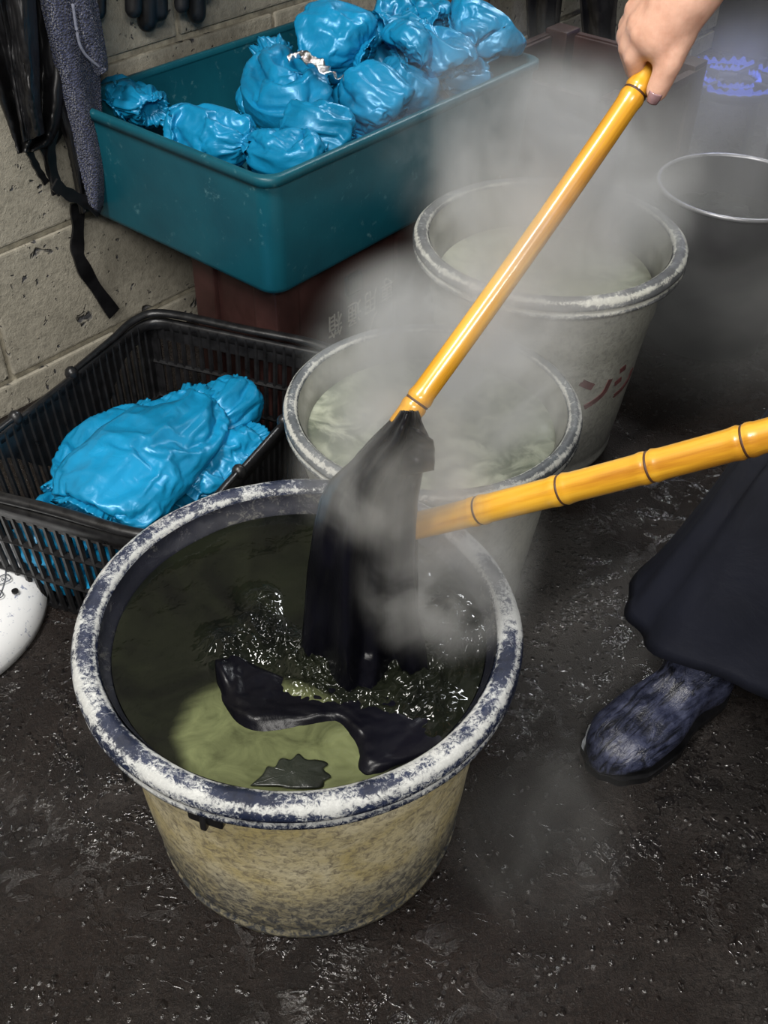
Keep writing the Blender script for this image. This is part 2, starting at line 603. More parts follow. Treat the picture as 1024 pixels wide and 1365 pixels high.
def mat_boot():
    t = NT('dusty_navy_rubber')
    tc = t.coord()
    v = t.n('VectorRotate', {'Vector': tc, 'Angle': math.radians(-38)}, rotation_type='Z_AXIS').outputs[0]
    v = t.n('VectorMath', {0: v, 1: (14, 95, 40)}, operation='MULTIPLY').outputs[0]
    st = t.noise(v, 1.0, 5, 0.65, 0.8)
    b = t.noise(tc, 70, 5, 0.7)
    b2 = t.noise(tc, 26, 5, 0.7)
    col = t.ramp(b, [(0.35, (0.016, 0.019, 0.040)), (0.7, (0.062, 0.070, 0.122))])
    col = t.mix(t.ramp(st, [(0.40, 1.0), (0.52, 0.0)]), col, (0.005, 0.006, 0.011))
    col = t.mix(t.ramp(b2, [(0.36, 0.9), (0.48, 0.0)]), col, (0.006, 0.007, 0.013))
    t.bsdf(color=col, rough=t.ramp(b, [(0.3, 0.2), (0.7, 0.42)]), spec=0.5, normal=t.bump(t.math('ADD', st, t.math('MULTIPLY', b, 0.3)), 0.7, 0.005))
    return t.m


M_boot = mat_boot()
t_ = NT('skin')
_c = t_.coord()
_a = t_.noise(_c, 60, 5, 0.6)
t_.bsdf(color=t_.ramp(_a, [(0.3, (0.50, 0.27, 0.19)), (0.7, (0.66, 0.40, 0.30))]), rough=0.42, sss=0.08, normal=t_.bump(t_.noise(_c, 300, 3, 0.6), 0.15, 0.001))
M_skin = t_.m
M_nail = flat_mat('dye_stained_nail', (0.26, 0.155, 0.165), 0.2, nscale=90)
t_ = NT('white_enamel')
_c = t_.coord()
_sp = t_.noise(_c, 120, 4, 0.7)
t_.bsdf(color=t_.mix(t_.ramp(_sp, [(0.33, 0.9), (0.40, 0.0)]), (0.74, 0.75, 0.76), (0.22, 0.25, 0.36)), rough=0.35, normal=t_.bump(_sp, 0.1, 0.001))
M_white = t_.m
t_ = NT('blue_gas_flame')
_e = t_.n('Emission', {'Color': (0.10, 0.18, 1.0, 1), 'Strength': 1.5})
_mx = t_.n('MixShader', {0: 0.4, 1: t_.n('BsdfTransparent').outputs[0], 2: _e.outputs[0]})
t_.t.links.new(_mx.outputs[0], t_.out.inputs[0])
M_flame = t_.m
t_ = NT('silver_foil')
t_.bsdf(color=(0.85, 0.86, 0.88), metal=1.0, rough=0.16, normal=t_.bump(t_.noise(t_.coord(), 120, 4, 0.6), 1.0, 0.006))
M_foil = t_.m

# ------------------------------------------------------------------ room
bm = bmesh.new()
box(bm, (-2.2, -1.4, -0.10), (3.0, 4.6, 0.0))
struct(obj('floor', bm, M_floor, None, False))

# concrete block wall: courses with mortar grooves as geometry
WN0 = 1.430
bm = bmesh.new()
box(bm, (-1.4, WN0 + 0.005, -0.05), (4.4, WN0 + 0.15, 2.6), WM)
wall = obj('wall_left', bm, [M_mortar, M_block], None, False)
bm = bmesh.new()
rnd = random.Random(3)
zs = [-0.155, 0.058, 0.281, 0.509, 0.735, 0.960, 1.185, 1.41, 1.635, 1.86, 2.085, 2.31, 2.535]
for i in range(len(zs) - 1):
    x = 0.738 - 0.44 * 5 - (0.22 if i % 2 == 0 else 0.0)
    while x < 4.3:
        dn = rnd.uniform(-0.0015, 0.0015)
        z0, z1 = zs[i] + 0.006, zs[i + 1] - 0.006
        if z1 > 0:
            box(bm, (x + 0.005, WN0 + dn - 0.003, max(z0, 0.0)), (x + 0.435, WN0 + 0.06, z1), WM, 0.004, 2)
        x += 0.44
bm2 = bmesh.new()
bm2.from_mesh(wall.data)
tmp = bpy.data.meshes.new('tmp')
for f in bm.faces:
    f.material_index = 1
bm.to_mesh(tmp)
bm.free()
bm2.from_mesh(tmp)
bm2.to_mesh(wall.data)
bm2.free()
struct(wall)

bm = bmesh.new()
box(bm, (3.3, -3.0, 0.0), (3.45, 1.6, 2.6), WM)
struct(obj('wall_back', bm, flat_mat('sooty_wall', (0.035, 0.033, 0.03), 0.8, nscale=6, var=0.5), None, False))


bm = bmesh.new()
box(bm, (0.2, 1.26, 0.95), (2.6, WN0 + 0.02, 0.972), WM, 0.003)
struct(obj('shade_board_1', bm, M_wood, None, False))  # unseen wooden board, added above the view to shade the upper wall

# ------------------------------------------------------------------ tanks
def tank(name, c, ri, ro, H, rb, label, mats, group=None):
    M_b, M_r, M_i = mats
    root = thing(name, (c[0], c[1], 0), label, 'tank', group)
    w = 0.006
    bm = bmesh.new()
    prof = [(rb * 0.3, 0.004), (rb * 0.9, 0.003), (rb - 0.004, 0.0), (rb, 0.004), (rb + 0.001, 0.012), (rb - 0.002, 0.018),
            (rb + 0.001, 0.024)]
    rt = ri - 0.002
    for k in range(1, 15):
        f = k / 14
        r = rb + (rt - rb) * f ** 0.9
        if k in (11,):
            r += 0.0022
        prof.append((r, 0.024 + (H - 0.03 - 0.024) * f))
    def jit(r, z, a, i):
        return r + 0.0012 * noise.noise(V((math.cos(a) * 3, math.sin(a) * 3, z * 18))), z
    lathe(bm, [(0.0005, 0.004)] + prof, (c[0], c[1], 0), 128, False, jit)
    obj('body', bm, M_b, root)
    bm = bmesh.new()
    # inner wall and bottom
    lathe(bm, [(ri - 0.001, H - 0.006), (ri - 0.004, H - 0.02), (ri - 0.009, H - 0.024), (ri - 0.0115, H - 0.04), (rb - 0.006, 0.02), (rb - 0.02, 0.012), (0.001, 0.012)], (c[0], c[1], 0), 128, False)
    for f in bm.faces:
        f.normal_flip()
    obj('inner_wall', bm, M_i, root)
    bm = bmesh.new()
    m = (ri + ro) / 2
    pr = [(ri - 0.002, H - 0.030), (ri - 0.001, H - 0.008), (ri + 0.002, H - 0.002), (ri + 0.007, H + 0.0008), (m, H + 0.0015), (ro - 0.007, H), (ro - 0.002, H - 0.004),
          (ro, H - 0.010), (ro, H - 0.014), (ro - 0.003, H - 0.017), (ro - 0.003, H - 0.020), (ro - 0.001, H - 0.022), (ro - 0.001, H - 0.026), (ro - 0.004, H - 0.0275), (ri, H - 0.030)]
    def jit2(r, z, a, i):
        q = V((math.cos(a) * 5, math.sin(a) * 5, i * 0.4))
        return r + 0.0008 * noise.noise(q), z + 0.0008 * noise.noise(q + V((9, 2, 1)))
    lathe(bm, pr, (c[0], c[1], 0), 160, False, jit2)
    obj('rim', bm, M_r, root)
    return root


FC, FH, FRI, FRO, FRB = (-0.0816, 0.710), 0.3115, 0.196, 0.221, 0.173
MC, MH, MRI, MRO, MRB = (0.059, 1.098), 0.301, 0.172, 0.190, 0.138
BC, BH, BRI, BRO, BRB = (0.238, 1.447), 0.360, 0.180, 0.203, 0.140
front = tank('dye_tank', FC, FRI, FRO, FH, FRB, 'cream dye tank with a scuffed navy rim, nearest the camera', (M_frontbody, M_navyrim, M_innerdark), 'round dye tanks')
tank('dye_tank', MC, MRI, MRO, MH, MRB, 'pale grey dye tank in the middle of the row, behind the black cloth', (M_paleplastic, M_greyrim, M_innerpale), 'round dye tanks')
rear = tank('dye_tank', BC, BRI, BRO, BH, BRB, 'pale grey dye tank farthest back of the row, red marks on its side', (M_paleplastic, M_palerim, M_innerpale), 'round dye tanks')


def lug(u, v, z, w, root):
    p = at(u, v, z)
    d = (V((p.x, p.y, 0)) - V((FC[0], FC[1], 0))).normalized()
    s = V((-d.y, d.x, 0))
    M = frame(V((FC[0], FC[1], z)) + d * 0.190, s, d, V((0, 0, 1)))
    bm = bmesh.new()
    box(bm, (-w, 0, -0.016), (w, 0.022, 0.012), M, 0.003)
    box(bm, (-w * 0.2, 0.018, -0.020), (w * 0.15, 0.026, 0.010), M, 0.002)
    o = obj('handle_lug', bm, M_basket, root)
    o['label'] = 'black handle lug under the rim'


lug(268, 1092, FH - 0.036, 0.017, front)
lug(160, 1028, FH - 0.036, 0.007, front)

# red ink strokes on the rear tank
bm = bmesh.new()
def stroke(pts, r):
    P = []
    for (u, v) in pts:
        # intersect the view ray with the tank's cone
        d = ray(u, v)
        lo, hi = 0.5, 3.0
        best = None
        for k in range(4000):
            s_ = 0.8 + k * 0.0005
            q = V((0, 0, HC)) + d * s_
            f = max(0, min(1, (q.z - 0.024) / (BH - 0.054)))
            r_ = BRB + (BRI - 0.002 - BRB) * f ** 0.9 + 0.0008
            if 0 < q.z < BH - 0.03 and math.hypot(q.x - BC[0], q.y - BC[1]) < r_:
                best = q
                break
        if best:
            P.append(best)
    if len(P) > 1:
        fr = []
        P2 = catmull(P, 10)
        rings = []
        for i, p in enumerate(P2):
            t = (P2[min(i + 1, 9)] - P2[max(i - 1, 0)]).normalized()
            nrm = V((p.x - BC[0], p.y - BC[1], 0)).normalized()
            s = t.cross(nrm).normalized()
            rings.append([bm.verts.new(p + s * x * r + nrm * y) for x, y in ((-1, -0.001), (-1, 0.001), (1, 0.001), (1, -0.001))])
        for A, B in zip(rings, rings[1:]):
            for k in range(4):
                bm.faces.new((A[k], A[(k + 1) % 4], B[(k + 1) % 4], B[k]))
stroke([(775, 510), (782, 513), (790, 516)], 0.0055)
stroke([(814, 505), (805, 523), (792, 535), (779, 543)], 0.0042)
stroke([(826, 495), (830, 492), (834, 489)], 0.0042)
stroke([(819, 512), (824, 508), (828, 505)], 0.0042)
stroke([(843, 491), (838, 504), (829, 518), (818, 528)], 0.0030)
o = obj('red_marking', bm, M_redink, rear, False)
o['label'] = 'dark red brushed characters'


# ------------------------------------------------------------------ liquids
def liquid(name, c, R, z, m, label, hfun=None, n=200):
    bm = bmesh.new()
    nr, na = n, int(n * 1.6)
    cen = bm.verts.new((c[0], c[1], z))
    prev = None
    for i in range(1, nr + 1):
        r = R * i / nr
        ring = []
        for k in range(na):
            a = 2 * math.pi * k / na
            x, y = c[0] + r * math.cos(a), c[1] + r * math.sin(a)
            ring.append(bm.verts.new((x, y, z + (hfun(x, y) if hfun else 0))))
        for k in range(na):
            if prev:
                bm.faces.new((prev[k], ring[k], ring[(k + 1) % na], prev[(k + 1) % na]))
            else:
                bm.faces.new((cen, ring[k], ring[(k + 1) % na]))
        prev = ring
    o = obj(name, bm, m)
    tag(o, label, 'liquid', None, 'stuff')
    return o


FZ = 0.284


def seg_d(x, y, a, b):
    ax, ay, bx, by = a[0], a[1], b[0], b[1]
    t = max(0, min(1, ((x - ax) * (bx - ax) + (y - ay) * (by - ay)) / ((bx - ax) ** 2 + (by - ay) ** 2)))
    return math.hypot(x - ax - t * (bx - ax), y - ay - t * (by - ay))


SPL = [(at(300, 865, FZ), at(345, 850, FZ), 0.020), (at(345, 850, FZ), at(350, 800, FZ), 0.014), (at(345, 855, FZ), at(420, 880, FZ), 0.02), (at(410, 880, FZ), at(560, 905, FZ), 0.02),
       (at(560, 900, FZ), at(610, 870, FZ), 0.02), (at(400, 920, FZ), at(570, 950, FZ), 0.022), (at(600, 820, FZ), at(630, 850, FZ), 0.025)]


def hfront(x, y):
    h = 0.0012 * noise.noise(V((x * 22, y * 22, 0)))
    s = 0.0
    for a, b, w in SPL:
        s += math.exp(-(seg_d(x, y, a, b) / w) ** 2)
    s = min(s, 1.3)
    right = max(0.0, min(1.0, (x - FC[0] + 0.03) * 9))
    fine = ridge(V((x * 55, y * 55, 3.0))) * 0.6 + ridge(V((x * 120, y * 120, 7.0))) * 0.4
    h += s * (0.005 + 0.0075 * fine) + right * 0.0030 * fbm(V((x * 60, y * 75, 1.0)), 2)
    return h


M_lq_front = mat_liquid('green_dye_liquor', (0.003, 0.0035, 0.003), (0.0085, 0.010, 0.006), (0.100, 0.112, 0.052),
                        patch=(-0.092, 0.568, 0.112, 0.078, math.radians(-34)), rough=0.05)  # pale patch paints the lit area of the bath into its colour
liquid('dye_liquid', FC, 0.1855, FZ, M_lq_front, 'dark olive dye bath with a painted pale green lit patch, filling the nearest tank', hfront, 260)
M_lq_mid = mat_liquid('pale_green_liquor', (0.09, 0.105, 0.075), (0.20, 0.22, 0.16), (0.36, 0.38, 0.29), seed=3.1, rough=0.2)
liquid('dye_liquid', MC, 0.160, 0.258, M_lq_mid, 'cloudy pale green liquid steaming in the middle tank', lambda x, y: 0.002 * noise.noise(V((x * 18, y * 18, 2))), 90)
M_lq_back = mat_liquid('pale_milky_liquor', (0.20, 0.21, 0.16), (0.28, 0.29, 0.22), (0.34, 0.35, 0.27), seed=7.7, rough=0.25)
liquid('dye_liquid', BC, 0.162, 0.292, M_lq_back, 'milky pale green liquid steaming in the farthest tank', lambda x, y: 0.0015 * noise.noise(V((x * 16, y * 16, 5))), 90)

# ------------------------------------------------------------------ black cloth held out of the nearest tank
bm = bmesh.new()
# outline rows of the hanging part (left x, right x per image row) laid on a plane that leans from the rod tip to the bath
rows = [(548, 533, 556, 0.716), (562, 520, 562, 0.716), (585, 496, 572, 0.716), (612, 470, 566, 0.715), (640, 441, 560, 0.712), (665, 428, 556, 0.71), (700, 420, 553, 0.705), (760, 411, 551, 0.695), (815, 407, 556, 0.685),
        (860, 403, 566, 0.676), (893, 402, 571, 0.670), (930, 405, 570, 0.668)]
NR, NC = 90, 56
def hang(s, f):
    k = f * (len(rows) - 1)
    i = min(int(k), len(rows) - 2)
    g = k - i
    A, B = rows[i], rows[i + 1]
    v = A[0] + (B[0] - A[0]) * g
    l = A[1] + (B[1] - A[1]) * g
    r = A[2] + (B[2] - A[2]) * g
    y = A[3] + (B[3] - A[3]) * g
    u = l + (r - l) * s
    fold = 0.014 * math.sin(s * 9.5 + 1.2 * math.sin(f * 3.0) + 0.5) * (0.35 + 0.65 * f) + 0.006 * math.sin(s * 23 + f * 4)
    fold += 0.012 * fbm(V((s * 3, f * 5, 4.2))) - 0.022 * math.sin(math.pi * s)
    return aty(u, v, y + fold)
grid(bm, NC, NR, hang)
# flap thrown over the right of the rod tip
def flap(s, f):
    u = 545 + (578 - 545) * s - 14 * f * (1 - s)
    v = 566 + 68 * f * (1 - 0.45 * s) + 22 * s
    return aty(u, v, 0.700 - 0.012 * math.sin(s * 3.1) + 0.008 * math.sin(f * 6))
grid(bm, 22, 26, flap)
# the second fold that rests on the lower rod
def lowf(s, f):
    u = 462 + (556 - 462) * s
    v = 648 + 26 * abs(s - 0.5) + (210 - 35 * s) * f
    return aty(u, v, 0.728 - 0.045 * f + 0.012 * math.sin(s * 8 + f * 2) + 0.010 * fbm(V((s * 4, f * 4, 8.0))))
grid(bm, 40, 50, lowf)
# floating part on the bath
top = [(286, 868), (318, 868), (345, 884), (400, 905), (470, 912), (530, 925), (575, 945), (606, 948)]
bot = [(292, 925), (318, 962), (350, 974), (400, 966), (448, 962), (476, 990), (492, 1030), (612, 985)]
topc = catmull([V((u, v, 0)) for u, v in top], 101)
botc = catmull([V((u, v, 0)) for u, v in bot], 101)
def floating(s, f):
    k = int(round(s * 100))
    p = topc[k].lerp(botc[k], f)
    p.y += 3.0 * math.sin(s * 31) * (1 - abs(2 * f - 1))
    q = at(p.x, p.y, FZ + 0.003)
    e = min(1, 7 * min(f, 1 - f, s, 1 - s) + 0.05)
    w = fbm(V((q.x * 30, q.y * 55, 2)))
    q.z += e * (0.002 + 0.0045 * max(0, w + 0.15)) + 0.012 * math.exp(-((s - 0.03) / 0.07) ** 2) * math.sin(math.pi * min(1, f * 1.2)) ** 2
    q.z -= 0.006 * (1 - e)
    return q
grid(bm, 101, 34, floating)
o = obj('black_cloth', bm, M_blackcloth)
mod(o, 'SOLIDIFY', thickness=0.0025, offset=0)
bake(o)
tag(o, 'wet black cloth lifted by two bamboo rods and trailing in the nearest tank', 'cloth')

bm = bmesh.new()
scrap = [(334, 1046), (350, 1032), (357, 1022), (366, 1024), (374, 1012), (388, 1012), (398, 1004), (408, 1012), (424, 1012), (437, 1017), (431, 1024), (441, 1034), (432, 1040), (426, 1049), (390, 1050), (372, 1047)]
cx, cy = 390, 1030
scrapc = catmull([V((u, v, 0)) for u, v in scrap + [scrap[0]]], 129)
def scr(s, f):
    a = scrapc[int(round(s * 128))]
    p = V((cx, cy)).lerp(V((a.x, a.y)), f)
    q = at(p.x, p.y, FZ + 0.0035)
    q.z += 0.004 * fbm(V((q.x * 50, q.y * 50, 3))) * f - 0.001 * f
    return q
grid(bm, 129, 10, scr)
o = obj('cloth_scrap', bm, mat_cloth('dark_green_wet_cloth', (0.010, 0.012, 0.009), 0.3, 0, 40, 0.4, 0.004, 0.5))
mod(o, 'SOLIDIFY', thickness=0.0015, offset=0)
bake(o)
tag(o, 'small dark wet scrap of cloth floating by the front rim of the nearest tank', 'cloth')


# ------------------------------------------------------------------ bamboo rods
def rod(A, B, ra, rb, nodes, label):
    A, B = V(A), V(B)
    d = B - A
    L = d.length
    t = d / L
    root = thing('bamboo_rod', A, label, 'rod', 'bamboo stirring rods')
    s = t.cross(V((0, 0, 1))).normalized()
    b = s.cross(t)
    M = frame(A, s, b, t)
    bm = bmesh.new()
    N = 160
    P, R = [], []
    for i in range(N):
        z = L * i / (N - 1)
        r = ra + (rb - ra) * i / (N - 1)
        for nd in nodes:
            dz = z - nd
            r += 0.0011 * math.exp(-((dz - 0.004) / 0.0035) ** 2) + 0.0009 * math.exp(-((dz + 0.005) / 0.004) ** 2) - 0.0012 * math.exp(-(dz / 0.0015) ** 2)
        P.append(V((0.004 * math.sin(z * 7), 0, z)))
        R.append(r)
    tube(bm, P, R, 24, None, V((0, 1, 0)), True)
    me_o = obj('culm', bm, M_bamboo)
    me_o.matrix_world = M
    me_o.parent = root
    me_o.matrix_parent_inverse = root.matrix_basis.inverted()
    for nd in nodes:
        bm = bmesh.new()
        f = nd / L
        r = ra + (rb - ra) * f - 0.0004
        x = 0.004 * math.sin(nd * 7)
        tube(bm, [V((x, 0, nd - 0.0016)), V((x, 0, nd)), V((x, 0, nd + 0.0016))], [r, r + 0.0009, r], 24, None, V((0, 1, 0)), True)
        k = obj('node_ring', bm, M_node)
        k.matrix_world = M
        k.parent = root
        k.matrix_parent_inverse = root.matrix_basis.inverted()
        k['label'] = 'dark ring at a bamboo joint'
    return root


R1A = aty(541, 556, 0.722)
R1B = atd(868, 86, 0.955)
dir1 = (R1B - R1A).normalized()
L1 = (R1B - R1A).length
rod(R1A - dir1 * 0.01, R1B + dir1 * 0.012, 0.0105, 0.0098, [0.026, L1 * 0.955], 'long yellow bamboo rod gripped by the hand and lifting the top of the black cloth')
R2A = aty(551, 702, 0.722)
R2B = atd(1024, 577, 0.845)
dir2 = (R2B - R2A).normalized()
L2 = (R2B - R2A).length
def along2(u):
    # length along rod 2 at image column u
    lo, hi = 0.0, 1.0
    for _ in range(40):
        m_ = (lo + hi) / 2
        p = R2A.lerp(R2B, m_) - V((0, 0, HC))
        x = 512 + FPX * p.dot(_right) / p.dot(_fw)
        if x < u:
            lo = m_
        else:
            hi = m_
    return lo * L2
rod(R2A, R2B + dir2 * 0.22, 0.0128, 0.0132, [along2(640), along2(750), along2(868), along2(995), along2(995) + 0.09], 'thick yellow bamboo rod with dark joints, reaching in from the right')


# ------------------------------------------------------------------ teal tub
TA0, TA1, TN0, TN1, TZ0, TZ1 = 0.914, 1.560, 0.961, 1.400, 0.306, 0.490


def rrect(a0, a1, n0, n1, r, z, seg=7):
    pts = []
    for cx_, cy_, s0 in ((a1 - r, n1 - r, 0), (a0 + r, n1 - r, 90), (a0 + r, n0 + r, 180), (a1 - r, n0 + r, 270)):
        for k in range(seg + 1):
            a = math.radians(s0 + 90 * k / seg)
            pts.append((cx_ + r * math.cos(a), cy_ + r * math.sin(a), z))
    return pts


def loft(bm, loops, M, cap0=False, cap1=False, close=False):
    R = [[bm.verts.new(M @ V(p)) for p in L] for L in loops]
    n = len(R[0])
    pairs = list(zip(R, R[1:]))
    if close:
        pairs.append((R[-1], R[0]))
    for A, B in pairs:
        for k in range(n):
            bm.faces.new((A[k], A[(k + 1) % n], B[(k + 1) % n], B[k]))
    if cap0:
        bm.faces.new(list(reversed(R[0])))
    if cap1:
        bm.faces.new(R[-1])


def rr(d, z, r=0.028):
    return rrect(TA0 - d, TA1 + d, TN0 - d, TN1 + d, r, z)


tub = thing('storage_tub', W((TA0 + TA1) / 2, (TN0 + TN1) / 2, TZ0), 'large rectangular teal plastic tub full of blue sleeves, standing on red crates', 'tub')
bm = bmesh.new()
loft(bm, [rr(-0.016, TZ0), rr(-0.012, TZ0 + 0.003), rr(-0.010, TZ0 + 0.010), rr(-0.003, TZ1 - 0.02), rr(-0.003, TZ1 - 0.008)], WM, True)
loft(bm, [rr(-0.007, TZ1 - 0.006), rr(-0.007, TZ1 - 0.02), rr(-0.014, TZ0 + 0.012), rr(-0.020, TZ0 + 0.006)], WM, False, True)
obj('tub_shell', bm, M_tub, tub)
bm = bmesh.new()
loft(bm, [rr(-0.008, TZ1 - 0.008), rr(-0.008, TZ1 - 0.001), rr(-0.006, TZ1 + 0.0005), rr(0.001, TZ1), rr(0.003, TZ1 - 0.002), rr(0.003, TZ1 - 0.013), rr(-0.003, TZ1 - 0.014)], WM)
obj('rolled_rim', bm, M_tub, tub)


# ------------------------------------------------------------------ crates
def crate(name, a0, a1, n0, n1, z0, z1, label, upside=True, open_top=False, ribs=True):
    root = thing(name, W((a0 + a1) / 2, (n0 + n1) / 2, z0), label, 'crate', 'red crates')
    bm = bmesh.new()
    th = 0.010
    # panels recessed between corner posts
    box(bm, (a0 + 0.008, n0 + 0.008, z0 + 0.01), (a1 - 0.008, n0 + 0.008 + th, z1 - 0.012), WM, 0.002)
    box(bm, (a0 + 0.008, n1 - 0.008 - th, z0 + 0.01), (a1 - 0.008, n1 - 0.008, z1 - 0.012), WM, 0.002)
    box(bm, (a0 + 0.008, n0 + 0.008, z0 + 0.01), (a0 + 0.008 + th, n1 - 0.008, z1 - 0.012), WM, 0.002)
    box(bm, (a1 - 0.008 - th, n0 + 0.008, z0 + 0.01), (a1 - 0.008, n1 - 0.008, z1 - 0.012), WM, 0.002)
    obj('side_wall', bm, M_red, root, False)
    bm = bmesh.new()
    zb = z1 - 0.014 if not open_top else z0
    box(bm, (a0 + 0.006, n0 + 0.006, zb), (a1 - 0.006, n1 - 0.006, zb + 0.012), WM, 0.002)
    obj('base_panel', bm, M_red, root, False)
    for (x, y) in ((a0, n0), (a1 - 0.05, n0), (a0, n1 - 0.05), (a1 - 0.05, n1 - 0.05)):
        bm = bmesh.new()
        box(bm, (x, y, z0), (x + 0.05, y + 0.05, z1 - 0.0), WM, 0.004)
        if not open_top:
            pass
        obj('corner_post', bm, M_red, root, False)
    for zz in ((z0 + 0.02, z1 - 0.025) if ribs else (z1 - 0.02,)):
        bm = bmesh.new()
        loft(bm, [rrect(a0 - 0.002, a1 + 0.002, n0 - 0.002, n1 + 0.002, 0.01, zz), rrect(a0 - 0.002, a1 + 0.002, n0 - 0.002, n1 + 0.002, 0.01, zz + 0.016),
                  rrect(a0 + 0.012, a1 - 0.012, n0 + 0.012, n1 - 0.012, 0.01, zz + 0.016), rrect(a0 + 0.012, a1 - 0.012, n0 + 0.012, n1 - 0.012, 0.01, zz)], WM, close=True)
        obj('rib', bm, M_red, root, False)
    return root


def glyphs(root, chars, M_face, size, mat):
    for ch, (a, z) in chars:
        cu = bpy.data.curves.new('glyph', 'FONT')
        cu.body = ch
        cu.size = size
        cu.align_x = 'CENTER'
        cu.align_y = 'CENTER'
        cu.extrude = 0.0006
        tmp_o = bpy.data.objects.new('glyph', cu)
        COL.objects.link(tmp_o)
        dg = bpy.context.evaluated_depsgraph_get()
        me = bpy.data.meshes.new_from_object(tmp_o.evaluated_get(dg))
        bpy.data.objects.remove(tmp_o)
        me.transform(M_face(a, z))
        o = bpy.data.objects.new('printed_character', me)
        COL.objects.link(o)
        me.materials.clear()
        me.materials.append(mat)
        o.parent = root
        o.matrix_parent_inverse = root.matrix_basis.inverted()
        o['label'] = 'worn white printed character, upside down'


CN0 = 1.012
uc = crate('bottle_crate', 0.965, 1.300, CN0, 1.200, 0.0, 0.3045, 'upside-down red crate with worn white writing, under the near end of the tub')
bm = bmesh.new()
box(bm, (1.126, CN0 + 0.002, 0.206), (1.163, CN0 + 0.0076, 0.242), WM, 0.006)
obj('grip_hole', bm, M_black, uc, False)['label'] = 'dark grip hole'
# upside-down print: text up axis points down, text runs towards the camera's left
def face_m(a, z):
    p = W(a, CN0 + 0.0066, z)
    return frame(p, WD * -1.0 * 1.0, V((0, 0, -1)), -WN) @ Matrix.Diagonal((0.85, 1.15, 1, 1))
glyphs(uc, [('箱', (1.101, 0.168)), ('通', (1.148, 0.170)), ('用', (1.189, 0.173)), ('専', (1.232, 0.179)), ('ソ', (1.199, 0.129))], face_m, 0.0416, M_letter)
crate('bottle_crate', 1.305, 1.60, CN0 + 0.005, 1.30, 0.0, 0.3045, 'red crate under the far end of the teal tub, half hidden by steam')
crate('bottle_crate', 1.135, 1.30, 1.205, 1.385, 0.0, 0.3045, 'red crate under the back of the teal tub, beside the block wall')
pa = at(835, 138, 0.42)
a_, n_ = pa.dot(WD), pa.dot(WN)
crate('bottle_crate', a_, a_ + 0.30, n_, n_ + 0.33, 0.0, 0.42, 'open-topped red crate standing behind the farthest dye tank', False, True)

